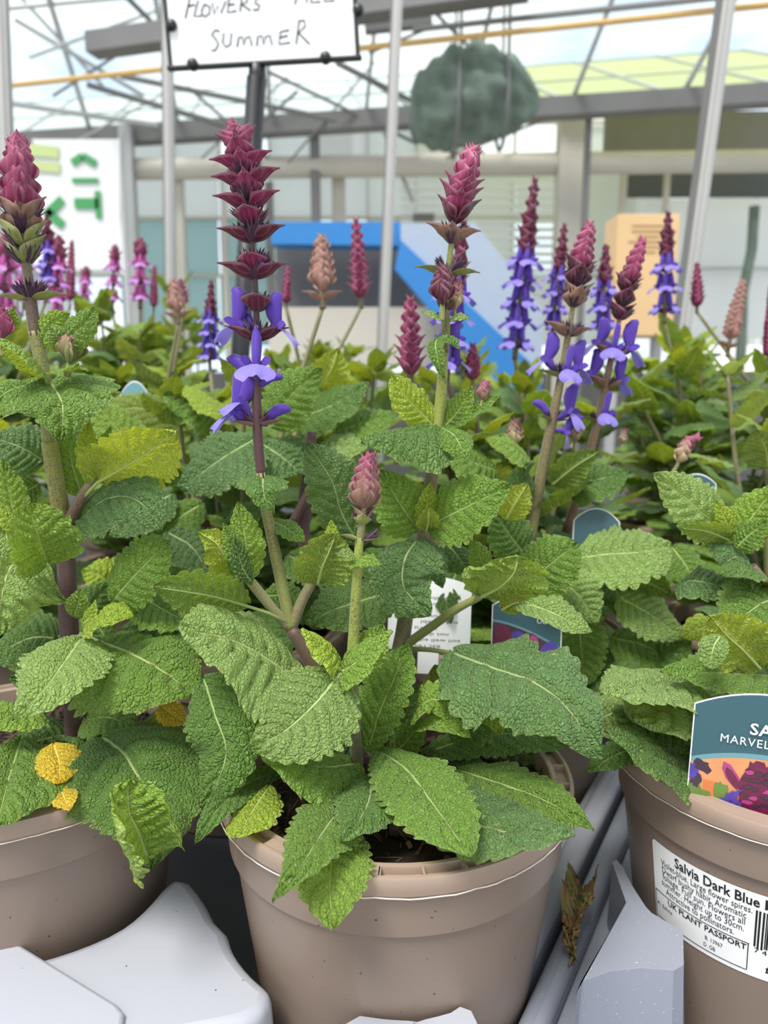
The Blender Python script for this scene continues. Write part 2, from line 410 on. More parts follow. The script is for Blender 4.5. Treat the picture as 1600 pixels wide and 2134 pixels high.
# side walls close the house
for s, nm in ((-1, 'wall_left'), (1, 'wall_right')):
    w = struct(empty(nm, (s * 7.5, 4, FLOOR)))
    for k in range(8):
        mb = MB(); mb.box((s * 7.5, -1.5 + k * 1.5, .95), (.02, 1.44, 3.3)); build('pane', mb, M['frost'], w, smooth=False)

# ================================================================== THINGS IN THE BACKGROUND
def post(px0, py0, px1, py1, Y, w, d, label, zlow=-.001):
    p = P(px0, py0, Y); q = P(px1, py1, Y); t = nrm(p - q)
    q2 = q + t * ((zlow - q[2]) / t[2]); p2 = p + t * .55
    e = empty('metal_upright', q2)
    R = nrm(np.cross(t, [0, 1.0, 0])); 
    mb = MB(); mb.beam(q2, p2, w, d, up=(0, 1, 0)); build('tube', mb, M['alu'], e, smooth=False, bevel=.004)
    mb = MB(); mb.beam(q2 - np.array([0, d / 2 + .0015, 0]), p2 - np.array([0, d / 2 + .0015, 0]), w * .36, .005, up=(0, 1, 0)); build('raised_rib', mb, M['alu'], e, smooth=False)
    mb = MB(); mb.beam(q2 + R * w * .62, p2 + R * w * .62, w * .2, d * .6, up=(0, 1, 0)); build('dark_strip', mb, M['gutter'], e, smooth=False)  # narrow darker strip along one side of the tube
    tag(e, label, 'post')
post(829, 0, 797, 760, 2.3, .027, .03, 'pale aluminium upright right of the handwritten sign, behind the centre plants')
post(351, 140, 357, 640, 2.6, .029, .03, 'thin pale aluminium upright at the left edge of the handwritten sign')
post(3, 0, 14, 300, 2.3, .034, .03, 'aluminium upright at the far left edge behind the left spike')
post(1514, 0, 1425, 660, 1.75, .027, .04, 'shiny leaning aluminium upright at the right of the picture')

# handwritten sign on a black pole
SY = 1.25
bl, br = P(357, 143, SY), P(746, 121, SY); ex = nrm(br - bl); ez = nrm(np.array([0, 0, 1]) - ex * ex[2]); ey = np.cross(ez, ex)
bw = np.linalg.norm(br - bl); bh = .215; Rm = np.stack([ex, ey, ez], 1)
e = empty('garden_sign', P(520, 900, SY) * np.array([1, 1, 0]))
mb = MB(); mb.box(bl + ex * bw / 2 + ez * bh / 2, (bw, .006, bh), Rm); build('board', mb, M['white'], e, smooth=False, bevel=.002)
for nm, c, s in [('frame_edge', bl + ex * bw / 2, (bw + .012, .012, .006)), ('frame_edge', bl + ex * bw / 2 + ez * bh, (bw + .012, .012, .006)),
                 ('frame_edge', bl + ez * bh / 2, (.006, .012, bh)), ('frame_edge', br + ez * bh / 2, (.007, .012, bh))]:
    mb = MB(); mb.box(c, s, Rm); build(nm, mb, M['black'], e, smooth=False, bevel=.002)
def on_board(px, py, off=.004):
    d = ray(px, py); n = ey; t = ((bl - n * off - CAM) @ n) / (d @ n); return CAM + d * t
for px, py in ((357, 52), (746, 20), (401, 133), (678, 119)):
    c = on_board(px, py, .006); mb = MB(); mb.tube([c + ey * .008, c - ey * .002, c - ey * .006], [.0085, .0085, .006], 16); build('clip_knob', mb, M['black'], e)
mb = MB(); mb.tube([P(535, 128, SY) + ey * .004, P(533, 152, SY) + ey * .01, P(532, 160, SY) + ey * .01], [.012, .0135, .0135], 16); build('pole_collar', mb, M['black'], e)
q = P(500, 900, SY); mb = MB(); mb.tube([P(532, 158, SY) + ey * .01, P(497, 812, SY), np.array([P(496, 830, SY)[0], SY, 0.002])], [.0155, .0155, .0155], 16); build('pole', mb, M['black'], e)
strokes = [[(458, 65), (448, 62), (441, 72), (450, 82), (455, 92), (448, 105), (440, 104)], [(466, 68), (464, 88), (470, 98), (480, 92), (482, 68)],
           [(494, 98), (497, 78), (504, 75), (508, 95), (512, 78), (520, 75), (525, 96)], [(535, 96), (537, 76), (545, 73), (549, 94), (553, 76), (562, 73), (567, 94)],
           [(603, 62), (584, 66), (581, 92), (605, 88)], [(582, 78), (600, 74)], [(617, 92), (623, 42)], [(623, 43), (634, 42), (636, 54), (622, 68), (645, 92)],
           [(396, -8), (386, 38)], [(396, -8), (414, -12)], [(391, 13), (406, 9)], [(413, 0), (404, 34), (421, 32)], [(426, 8), (419, 24), (426, 35), (436, 28), (437, 14), (426, 8)],
           [(442, 5), (446, 30), (454, 10), (460, 28), (470, 2)], [(493, -6), (477, -4), (474, 26), (493, 22)], [(475, 10), (489, 8)], [(500, 24), (504, -10), (517, -8), (514, 4), (503, 8), (522, 22)],
           [(543, -4), (533, -3), (531, 6), (541, 11), (538, 20), (527, 20)], [(614, 9), (628, -42), (640, 6)], [(619, -12), (637, -14)], [(651, -36), (648, 5), (668, 3)], [(678, -38), (676, 3), (697, 0)]]
for s in strokes:
    mb = MB(); mb.tube([on_board(x, y, .0036) for x, y in s], .00145, 6, ref=ey, ell=.3); build('pen_stroke', mb, M['ink'], e)
tag(e, 'white sign with handwritten black capitals FLOWERS and SUMMER on a black pole', 'sign')

# bundled shade net hung under the roof
def px_size(n, Y): return n * Y / F_PX
e = empty('shade_net', P(980, 215, 5.2))
c0, c1 = P(858, 228, 5.2), P(1122, 212, 5.0); n_u, n_v = 40, 36
mb = MB(); V = []
prof = np.interp(np.linspace(0, 1, n_u), [0, .08, .3, .55, .8, .93, 1], [.10, .21, .26, .27, .21, .13, .04])
for i in range(n_u):
    t = i / (n_u - 1); c = c0 + (c1 - c0) * t + np.array([0, 0, .05 * math.sin(t * 3)])
    for j in range(n_v):
        a = j / n_v * 2 * math.pi; r = prof[i] * (1 + .10 * math.sin(a * 5 + t * 7) + .08 * math.sin(a * 11 - t * 13) + .05 * math.sin(t * 40))
        V.append(c + np.array([.15 * r * math.sin(a * 2), r * math.cos(a), r * math.sin(a)]))
mb.add(V, [(i * n_v + j, (i + 1) * n_v + j, (i + 1) * n_v + (j + 1) % n_v, i * n_v + (j + 1) % n_v) for i in range(n_u - 1) for j in range(n_v)] + [tuple(range(n_v)), tuple((n_u - 1) * n_v + j for j in range(n_v))[::-1]])
build('net_bundle', mb, M['net'], e)
for t in (.35, .72):
    c = c0 + (c1 - c0) * t; r = np.interp(t, np.linspace(0, 1, n_u), prof) * 1.15
    a = np.linspace(0, 2 * math.pi, 25); mb = MB(); mb.tube([c + np.array([0, r * math.cos(x), r * math.sin(x)]) for x in a], .012, 6); build('tie', mb, M['gutter'], e)
    mb = MB(); mb.tube([c + np.array([0, 0, r]), c + np.array([0, 0, r + .5])], .008, 6); build('hanger', mb, M['gutter'], e)
tag(e, 'bundled grey green shade net hanging under the greenhouse roof', 'net')
e = empty('vent_hood', P(1030, 170, 5.8)); mb = MB()
V = [P(940, 150, 5.7), P(1108, 205, 5.7), P(1068, 118, 5.7), P(1015, 122, 5.7), P(935, 138, 5.7)]; V2 = [v + np.array([0, .25, 0]) for v in V]
mb.add(V + V2, [(0, 1, 2, 3, 4), (9, 8, 7, 6, 5)] + [(i, i + 5, (i + 1) % 5 + 5, (i + 1) % 5) for i in range(5)])
build('hood', mb, M['darkgrey'], e, smooth=False)
for px in (960, 1060):
    p = P(px, 132, 5.82); mb = MB(); mb.tube([p, p + np.array([0, 0, .75])], .012, 6); build('hanger_rod', mb, M['gutter'], e)
tag(e, 'dark grey vent hood up in the roof behind the shade net', 'vent')

# blue slanted conveyor beyond the bench
e = empty('conveyor', P(900, 640, 3.6) * np.array([1, 1, 0]) + np.array([0, 0, FLOOR]))
def quadslab(name, pts, th, m, par):
    V = [np.asarray(p) for p in pts]; n = np.array([0, th, 0]); mb = MB()
    k = len(V); mb.add(V + [v + n for v in V], [tuple(range(k)), tuple(range(2 * k - 1, k - 1, -1))] + [(i, i + k, (i + 1) % k + k, (i + 1) % k) for i in range(k)])
    return build(name, mb, M[m], par, smooth=False)
quadslab('top_rail', [P(565, 508, 3.6), P(835, 512, 3.6), P(835, 462, 3.6), P(565, 462, 3.6)], .12, 'blue', e)
quadslab('side_panel', [P(835, 505, 3.5), P(1130, 800, 3.5), P(1130, 640, 3.5), P(990, 465, 3.5), P(835, 465, 3.5)], .05, 'greyblue', e)
quadslab('lower_rail', [P(822, 560, 3.45), P(1060, 830, 3.45), P(1130, 830, 3.45), P(1120, 770, 3.45), P(835, 500, 3.45)], .05, 'blue', e)
quadslab('dark_slab', [P(575, 640, 3.8), P(960, 660, 3.8), P(930, 600, 3.8), P(830, 512, 3.8), P(575, 512, 3.8)], .4, 'darkgrey', e)  # dark slab filling the area below the top rail
quadslab('foot_panel', [P(560, 760, 3.7), P(1000, 760, 3.7), P(1000, 640, 3.7), P(560, 640, 3.7)], .3, 'beige', e)
for px in (600, 960):
    p = P(px, 740, 3.8); mb = MB(); mb.beam(p, (p[0], p[1], FLOOR), .06, .06); build('leg', mb, M['darkgrey'], e, smooth=False)
tag(e, 'blue edged slanting grey conveyor standing beyond the plants', 'machine')
# cardboard box
e = empty('cardboard_box', P(1345, 700, 2.8) * np.array([1, 1, 0]) + np.array([0, 0, 0])); a, b = P(1288, 446, 2.8), P(1402, 700, 2.8)
mb = MB(); mb.box(((a[0] + b[0]) / 2, 2.88, (a[2] + b[2]) / 2), (b[0] - a[0], .16, a[2] - b[2])); build('box_body', mb, M['card'], e, smooth=False, bevel=.003)
mb = MB()
for k in range(6): mb.box(((a[0] + b[0]) / 2 - .01 * (k % 2), 2.7985, a[2] - .04 - k * .018), (.12 - .02 * (k % 3), .001, .005))
build('printing', mb, plain('brown_print', srgb(160, 128, 88), .8), e, smooth=False)
mb = MB(); mb.beam((a[0] + .03, 2.88, b[2]), (a[0] + .03, 2.88, FLOOR), .03); mb.beam((b[0] - .03, 2.88, b[2]), (b[0] - .03, 2.88, FLOOR), .03); build('stand', mb, M['galv'], e, smooth=False)
tag(e, 'tall tan cardboard box with faint printed lines behind the violet spikes', 'box')
# green lettered banner at the far left
e = empty('banner', P(180, 560, 5.5) * np.array([1, 1, 0]) + np.array([0, 0, FLOOR]))
quadslab('sheet', [P(70, 566, 5.5), P(250, 560, 5.5), P(250, 290, 5.5), P(70, 290, 5.5)], .01, 'banner', e)
def bar2(a, b, w, m='greenpaint', nm='green_stroke'):
    mb = MB(); mb.beam(P(*a, 5.49), P(*b, 5.49), px_size(w, 5.5), .006, up=(0, 1, 0)); build(nm, mb, M[m], e, smooth=False)
for a, b, w in [((96, 448), (130, 415), 17), ((96, 440), (132, 470), 17), ((155, 424), (205, 424), 20), ((203, 398), (206, 455), 12), ((150, 340), (172, 325), 14), ((172, 325), (200, 342), 14), ((150, 376), (205, 376), 9)]: bar2(a, b, w)
bar2((60, 312), (122, 318), 22, 'palegreen', 'pale_band'); bar2((60, 345), (125, 350), 18, 'palegreen', 'pale_band')
for px in (72, 248): 
    p = P(px, 290, 5.52); mb = MB(); mb.beam(p, (p[0], p[1], FLOOR), .03); build('banner_post', mb, M['galv'], e, smooth=False)
tag(e, 'white banner with green lettering behind the left spike', 'banner')
# dark hose hanging by the plastic sheeting
e = MB(); e.tube([P(1572, 430, 7.0), P(1566, 520, 7.0), P(1548, 610, 7.0), P(1545, 700, 7.0), [P(1545, 700, 7.0)[0], 7.0, FLOOR]], .045, 10)
tag(build('hose', e, M['net'], None), 'dark green hose hanging in front of white plastic sheeting at right', 'hose')

# ================================================================== BENCH AND TRAYS
e = empty('display_bench', (0, 1.4, FLOOR))
mb = MB(); mb.box((0, 1.42, -.022), (3.6, 2.6, .04)); build('bench_top', mb, M['bench'], e, smooth=False, bevel=.004)
for x in (-1.6, 0, 1.6):
    for y in (.3, 2.5):
        mb = MB(); mb.beam((x, y, -.042), (x, y, FLOOR), .06); build('leg', mb, M['galv'], e, smooth=False)
tag(e, 'dark display bench that carries all the potted plants', 'bench')

POTS = {'centre': (.0063, .40), 'left': (-.225, .435), 'right': (.243, .425)}
def pot_r(z): return .0945 + (z - .1315) * .067 if z > .131 else .0752 + (z - .003) * .1304
def arc(c, r, a0, a1, n=14): return [(c[0] + r * math.cos(math.radians(a)), c[1] + r * math.sin(math.radians(a))) for a in np.linspace(a0, a1, n)]
BZ = .083
def block(name, poly, z1, par, m, bevel=.006, z0=0.002, inset=.006):
    # raised moulding: top face slightly smaller than its foot
    P2 = np.array(poly); c = P2.mean(0); d = P2 - c; L = np.linalg.norm(d, axis=1, keepdims=True)
    top = c + d * (1 - inset / L); n = len(P2); mb = MB()
    mb.add([(x, y, z0) for x, y in P2] + [(x, y, z1) for x, y in top], [tuple(range(n))[::-1], tuple(range(n, 2 * n))] + [(i, (i + 1) % n, n + (i + 1) % n, n + i) for i in range(n)])
    o = build(name, mb, M[m], par, smooth=True, bevel=bevel); autosmooth(o, 30); return o
M['tray_shadow'] = plain('shaded_tray_floor', (.045, .047, .055), .6)  # tray floor coloured near black to stand in for shade between the mouldings
tray = empty('display_tray', (-.12, .33, 0.0))
cl, cc, cr = POTS['left'], POTS['centre'], POTS['right']
# main raised star between the left and the centre pot
poly = arc(cl, .0925, -92, -14) + [(-.130, .424), (-.118, .420), (-.108, .409), (-.099, .397), (-.091, .384)] + arc(cc, .0915, 198, 232, 8) + [(-.052, .315), (-.062, .306), (-.083, .300), (-.125, .290), (-.228, .290)]
block('raised_block', poly, BZ, tray, 'tray', .008)
poly = [(-.30, .374), (-.212, .3655), (-.203, .3625), (-.128, .3175), (-.1225, .312), (-.121, .305), (-.121, .24), (-.30, .24)]
block('raised_plate', poly, BZ + .0035, tray, 'tray', .0022, z0=.03, inset=.001)
poly = [(-.034, .290), (-.024, .309)] + [(-.0175, .3145)] + arc(cc, .0885, 257, 295, 10)[1:-1] + [(.0425, .3215), (.048, .318), (.050, .310), (.052, .290)]
block('raised_block', poly, BZ, tray, 'tray', .005)
r0 = np.array([.0665, .343]); rd = nrm(np.array([.182 - .0665, .547 - .343])); rn = np.array([rd[1], -rd[0]])
def rail(name, o0, o1, z1, par, m, z0=.0, bevel=.004, s0=-.12, s1=.62):
    a, b = r0 + rd * s0, r0 + rd * s1; mb = MB()
    mb.prism([tuple(a + rn * o0), tuple(a + rn * o1), tuple(b + rn * o1), tuple(b + rn * o0)], z0, z1)
    o = build(name, mb, M[m], par, bevel=bevel); autosmooth(o, 30); return o
rail('side_wall', -.030, -.0225, .040, tray, 'tray'); rail('edge_rail', -.0215, -.004, .052, tray, 'tray', bevel=.006)
mb = MB(); a, b = r0 + rd * -.2, r0 + rd * .62
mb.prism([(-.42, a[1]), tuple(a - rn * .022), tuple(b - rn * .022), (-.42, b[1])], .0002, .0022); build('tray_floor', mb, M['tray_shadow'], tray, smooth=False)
tag(tray, 'grey moulded display tray under the left and centre pots, lit tone in its colour', 'tray')
tray2 = empty('display_tray', (.16, .36, 0))
rail('edge_rail', .0015, .0165, .050, tray2, 'tray_shaded', bevel=.006); rail('channel', .0165, .030, .036, tray2, 'tray_shaded', bevel=.002); rail('ledge', .030, .040, .046, tray2, 'tray_shaded', bevel=.004)
poly = [(.0925, .3245), (.096, .3305), (.113, .3365), (.131, .338), (.150, .336), (.158, .340)] + arc(cr, .0925, 228, 176, 12)[2:] + [(.1485, .440), (.1445, .437), tuple(r0 + rd * .085 + rn * .036)]
block('raised_block', poly, BZ, tray2, 'tray_shaded', .009)
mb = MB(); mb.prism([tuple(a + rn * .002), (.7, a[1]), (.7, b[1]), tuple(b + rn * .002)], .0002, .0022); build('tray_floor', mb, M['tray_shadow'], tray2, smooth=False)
tag(tray2, 'grey moulded display tray under the right pot, shade put into its colour', 'tray')

# ================================================================== POTS
def pot(root, c, rim_rot=0, detail=True, seed=0):
    z = .165; mb = MB(); n = 96 if detail else 40
    prof = [(.0, .0024), (.0735, .0024), (.0752, .0044), (.0915, .128), (.0917, .1305), (.0945, .1315), (.0960, .154), (.0958, .1565), (.0885, .1565), (.0845, .11), (.072, .012), (0, .010)]
    mb.lathe(prof, n, (c[0], c[1], 0)); o = build('pot', mb, M['pot'], root); autosmooth(o, 30)
    mb = MB()
    mb.lathe([(.0958, .1558), (.0992, .1553), (.0996, .1562), (.1000, .1636), (.0994, .165), (.0978, .1650), (.0974, .1642), (.0972, .1608), (.0912, .1608), (.0910, .1642), (.0906, .165), (.0886, .165), (.0878, .1642), (.0872, .150), (.0880, .150)], n, (c[0], c[1], 0))
    for k in range(30 if detail else 0):
        a = math.radians(rim_rot + k * 12); d = np.array([math.cos(a), math.sin(a), 0]); t = np.array([-d[1], d[0], 0])
        if k % 6 in (3, 4, 5):
            mb.lathe([(.0973, .1605), (.0973, .1648), (.0911, .1648), (.0911, .1605)], 6, (c[0], c[1], 0), 0, a, a + math.radians(12))
        else:
            mb.box(np.array([c[0], c[1], .1627]) + d * .0942, (.0066, .0011, .0042), np.stack([d, t, [0, 0, 1]], 1))
    r = build('rim', mb, M['rim'], o); autosmooth(r, 30)
    # moulding flash along the lower edge of the rim
    if detail:
        rr = random.Random(seed); mb = MB(); pts = []
        for k in range(121):
            a = k / 120 * 2 * math.pi; q = .0996 + .0005 * rr.random(); pts.append((c[0] + q * math.cos(a), c[1] + q * math.sin(a), .1553 - .0006 * rr.random()))
        mb.tube(pts, .00035, 5, cap=False); build('moulding_flash', mb, plain('pale_flash', srgb(214, 196, 178), .5) if 'flash' not in M else M['flash'], o)
    # compost
    mb = MB(); rr = np.random.RandomState(seed); nr, na = (16, 64) if detail else (3, 20); V = []
    for i in range(nr + 1):
        for j in range(na):
            q = .0868 * i / nr; a = j / na * 2 * math.pi
            h = .150 + .006 * (1 - i / nr) + (.0035 * rr.rand() if detail and i < nr else 0) + .003 * math.sin(a * 3 + i * .6 + seed)
            V.append((c[0] + q * math.cos(a), c[1] + q * math.sin(a), h))
    mb.add(V, [(i * na + j, (i + 1) * na + j, (i + 1) * na + (j + 1) % na, i * na + (j + 1) % na) for i in range(nr) for j in range(na)])
    build('compost', mb, M['soil'], root)
    if detail:
        mb = MB()
        for k in range(420):
            q = .085 * math.sqrt(rr.rand()); a = rr.rand() * 6.283; p = np.array([c[0] + q * math.cos(a), c[1] + q * math.sin(a), .1545 + .004 * (1 - q / .085)])
            d = nrm(rr.randn(3) * [1, 1, .45]); L = .003 + .008 * rr.rand()
            mb.tube([p - d * L, p + rr.randn(3) * .0008, p + d * L], [.0002, .0003 + .0008 * rr.rand() ** 3, .0002], 4)
        for k in range(90):
            q = .083 * math.sqrt(rr.rand()); a = rr.rand() * 6.283; p = np.array([c[0] + q * math.cos(a), c[1] + q * math.sin(a), .155 + .003 * (1 - q / .085)])
            R = np.linalg.qr(rr.randn(3, 3))[0]; mb.box(p, (.002 + .007 * rr.rand(), .002 + .004 * rr.rand(), .002 + .003 * rr.rand()), R)
        f = build('compost_fibre', mb, M['fibre'], root, smooth=False); f['kind'] = 'stuff'
    return o
M['flash'] = plain('pale_flash', srgb(222, 206, 190), .5)
roots = {}
for k, nm in enumerate(('left', 'centre', 'right')):
    roots[nm] = empty('potted_salvia', (POTS[nm][0], POTS[nm][1], 0))
pot_obj = {nm: pot(roots[nm], POTS[nm], {'centre': -95, 'left': -40, 'right': 178}[nm], True, k + 3) for k, nm in enumerate(roots)}

# ---- text helper: a flat mesh of letters (x to the right, y up)
def text_geo(body, size, bold=False, align='LEFT', spacing=1.0):
    cu = bpy.data.curves.new('letters', 'FONT'); cu.body = body; cu.size = size; cu.align_x = align; cu.space_character = spacing
    cu.resolution_u = 2; cu.offset = size * .018 if bold else 0
    o = bpy.data.objects.new('letters', cu); col.objects.link(o)
    dg = bpy.context.evaluated_depsgraph_get(); dg.update(); me = o.evaluated_get(dg).to_mesh()
    V = np.array([v.co[:] for v in me.vertices]).reshape(-1, 3); Fc = [tuple(p.vertices) for p in me.polygons]
    o.evaluated_get(dg).to_mesh_clear(); bpy.data.objects.remove(o); bpy.data.curves.remove(cu)
    return V, Fc
def fit_text(body, w, bold=False):          # scaled to a width of w
    V, Fc = text_geo(body, 1.0, bold); x0, x1 = V[:, 0].min(), V[:, 0].max(); V[:, 0] -= x0; s = w / (x1 - x0); return V * s, Fc

# ---- price sticker wrapped on the right pot
mb = MB()
def on_pot(a, z, off):
    r = pot_r(z) + off; t = math.radians(200.5) + a / .090; return (cr[0] + r * math.cos(t), cr[1] + r * math.sin(t), z)
na = 60; A0, A1, Z0, Z1 = -.0055, .098, .0685, .1215; V = []
for j in range(2):
    for i in range(na + 1):
        f = i / na; cut = .0018 if i in (0, na) else 0
        V.append(on_pot(A0 + (A1 - A0) * f, (Z0 + cut, Z1 - cut)[j], .00035))
mb.add(V, [(i, i + 1, na + 2 + i, na + 1 + i) for i in range(na)], 0)
def put(body, a, z, w, bold=False, mi=1, hgt=None):
    V, Fc = fit_text(body, w, bold)
    if hgt: V[:, 1] *= hgt / V[:, 1].max()
    mb.add([on_pot(a + x, z + y, .0006) for x, y, _ in V], Fc, mi)
def rule(a0, z0, a1, z1, th=.0005):
    n = max(2, int(abs(a1 - a0) / .004)); 
    if abs(a1 - a0) > abs(z1 - z0):
        V = [on_pot(a0 + (a1 - a0) * i / n, z0 + s * th / 2, .0006) for s in (-1, 1) for i in range(n + 1)]
        mb.add(V, [(i, i + 1, n + 2 + i, n + 1 + i) for i in range(n)], 1)
    else: mb.add([on_pot(a0 - th / 2, z0, .0006), on_pot(a0 + th / 2, z0, .0006), on_pot(a0 + th / 2, z1, .0006), on_pot(a0 - th / 2, z1, .0006)], [(0, 1, 2, 3)], 1)
put('Salvia Dark Blue M', .012, .1135, .0535, True, hgt=.0062)
put('Violet-blue. Large flower spires.', .0016, .1085, .0535, hgt=.0040)
put('Dwarf bushy habit. Aromatic', .0024, .1040, .050, hgt=.0040)
put('foliage. Full sun. Flowers all', .0024, .0997, .0495, hgt=.0040)
put('summer. Height up to 30cm.', .0016, .0954, .050, hgt=.0040)
put('Attractive to pollinators.', .0047, .0908, .042, hgt=.0040)
put('UK PLANT PASSPORT', .0059, .0842, .0475, True, hgt=.0036)
put('B. 13967', .031, .0785, .010, hgt=.0026); put('D. GB', .0302, .0737, .0068, hgt=.0026); put('A. Salvia', -.0035, .0795, .0125, hgt=.0024)
rule(-.0043, .0888, .0546, .0888); rule(-.0043, .0715, .0538, .0715); rule(-.0043, .0715, -.0043, .0888); rule(.0542, .0715, .0542, .0888)
rr = random.Random(5); a = .0572
while a < .090:
    w = rr.choice((.0004, .0006, .001)); rule(a, .0885 if rr.random() < .8 else .0875, a, .1115, w); a += w + rr.choice((.0004, .0006, .0009))
put('7 4', .0573, .0848, .0062, hgt=.0030); put('£', .0636, .0740, .0030, True, hgt=.0055)
build('label_sticker', mb, [M['paper'], M['ink']], pot_obj['right'], smooth=False)
# ================================================================== SALVIA: LEAVES, STEMS, SPIKES
PROF = {'dl': ([0, .08, .2, .35, .5, .65, .78, .9, .97, 1], [.06, .14, .28, .5, .72, .92, 1, .95, .7, .3]),
        'ov': ([0, .04, .12, .25, .42, .6, .76, .88, .96, 1], [.10, .45, .76, .96, 1, .88, .63, .36, .15, 0]),
        'la': ([0, .05, .15, .3, .48, .65, .8, .9, .97, 1], [.10, .30, .58, .86, 1, .94, .70, .42, .16, 0]),
        'co': ([0, .03, .10, .22, .4, .6, .78, .9, .97, 1], [.30, .72, .95, 1, .92, .68, .38, .17, .06, 0]),
        'ln': ([0, .05, .14, .26, .40, .56, .70, .82, .92, 1], [.10, .34, .66, .92, 1, .90, .70, .47, .22, 0]),
        'bl': ([0, .04, .12, .25, .42, .6, .76, .88, .95, 1], [.10, .42, .72, .93, 1, .97, .82, .58, .34, 0])}
def spline(pts, n):
    pts = np.asarray(pts, float)
    if len(pts) == 2: pts = np.array([pts[0], pts[0] * .5 + pts[1] * .5, pts[1]])
    q = np.vstack([2 * pts[0] - pts[1], pts, 2 * pts[-1] - pts[-2]]); out = []
    for i in range(1, len(q) - 2):
        for t in np.linspace(0, 1, 24, endpoint=False):
            a, b, c, d = q[i - 1], q[i], q[i + 1], q[i + 2]
            out.append(.5 * (2 * b + (c - a) * t + (2 * a - 5 * b + 4 * c - d) * t * t + (3 * b - a - 3 * c + d) * t ** 3))
    out.append(q[-2]); out = np.array(out)
    s = np.r_[0, np.cumsum(np.linalg.norm(np.diff(out, axis=0), axis=1))]
    x = np.linspace(0, s[-1], n); return np.stack([np.interp(x, s, out[:, k]) for k in range(3)], 1), s[-1]

def frames(C, hint):
    t = np.gradient(C, axis=0); t /= np.linalg.norm(t, axis=1, keepdims=True)
    n = len(C); N = np.zeros_like(C); m = n // 2; h = np.asarray(hint, float)
    N[m] = nrm(h - t[m] * (h @ t[m]))
    for i in range(m + 1, n): N[i] = nrm(N[i - 1] - t[i] * (N[i - 1] @ t[i]))
    for i in range(m - 1, -1, -1): N[i] = nrm(N[i + 1] - t[i] * (N[i + 1] @ t[i]))
    return t, N, np.cross(N, t)

def leaf_geo(C, L, width, hint, shape='ov', fold=.10, cup=-.22, wave=.07, teeth=13, nu=80, nv=20, seed=0, sweep=None, bul=1.0, toothamp=.20, roll=0.0):
    rs = np.random.RandomState(seed); t, N, S = frames(C, hint)
    u = np.linspace(0, 1, nu + 1)[:, None]; v = np.linspace(-1, 1, nv + 1)[None, :]; av = np.abs(v)
    W = width / 2 * np.interp(u[:, 0], *PROF[shape])[:, None]
    cren = np.abs(np.sin(math.pi * (teeth * u + .12 * np.sin(9 * u + seed)))) ** .6
    lat = W * v * (1 + toothamp * (cren - .7) * av ** 5 * np.minimum(1, (1 - u) * 6))
    h = W * (fold * av + cup * av ** 2)
    ph = rs.rand(2) * 6.28; wf = 2.2 + rs.rand() * 1.3
    h = h + W * wave * av ** 2 * np.where(v < 0, np.sin(6.283 * wf * u + ph[0]), np.sin(6.283 * wf * u + ph[1]))
    a = 9 * u - 2.0 * av ** 1.25 + (v > 0) * .37; fr = a - np.floor(a)
    h = h + bul * .0026 * (1 - (2 * fr - 1) ** 2) * np.minimum(1, av * 5) * (1 - .6 * av ** 3) * min(1.5, width / .045)
    h = h + bul * .0005 * np.sin(37 * u + 3 * np.sin(5 * v + seed)) * np.sin(11 * v + seed * 1.7 + 9 * u) * min(1.5, width / .045)
    h = h - .0006 * np.exp(-(v / .10) ** 2)
    if roll:                                  # the blade rolls up towards its margins
        th = np.clip(np.abs(lat) / (width / 2), 0, 1.3) * roll
        k = np.where(np.abs(roll) > 1e-3, (width / 2) / roll, 1); lat2 = np.sign(v) * np.sin(th) * k; h = h + (1 - np.cos(th)) * k; lat = lat2
    if sweep is None: sweep = .10 if shape == 'co' else .03
    V = C[:, None, :] + S[:, None, :] * lat[..., None] + N[:, None, :] * h[..., None] - t[:, None, :] * (sweep * L * av ** 1.5 * (1 - u) ** 5)[..., None]
    uvx = np.broadcast_to(u, lat.shape); uvy = np.broadcast_to(v * .5 + .5, lat.shape)
    met = np.stack([uvx * L * 100, lat * 100 + seed * 3.1 % 50], -1)
    return V, np.stack([uvx, uvy], -1), met, N
def leaf_mesh_from(name, V, uv, met):
    nu, nv = V.shape[0] - 1, V.shape[1] - 1
    idx = np.arange((nu + 1) * (nv + 1)).reshape(nu + 1, nv + 1)
    Q = np.stack([idx[:-1, :-1], idx[1:, :-1], idx[1:, 1:], idx[:-1, 1:]], -1).reshape(-1, 4)
    me = bpy.data.meshes.new(name); nf = len(Q)
    me.vertices.add(V.shape[0] * V.shape[1]); me.vertices.foreach_set('co', V.reshape(-1).astype(np.float32))
    me.loops.add(nf * 4); me.loops.foreach_set('vertex_index', Q.reshape(-1).astype(np.int32))
    me.polygons.add(nf); me.polygons.foreach_set('loop_start', np.arange(0, nf * 4, 4, dtype=np.int32))
    me.update(calc_edges=True)
    me.polygons.foreach_set('use_smooth', np.ones(nf, bool))
    for nm, d in (('uv', uv), ('metric', met)):
        l = me.uv_layers.new(name=nm); l.data.foreach_set('uv', d.reshape(-1, 2)[Q.reshape(-1)].reshape(-1).astype(np.float32))
    me.update(); return me

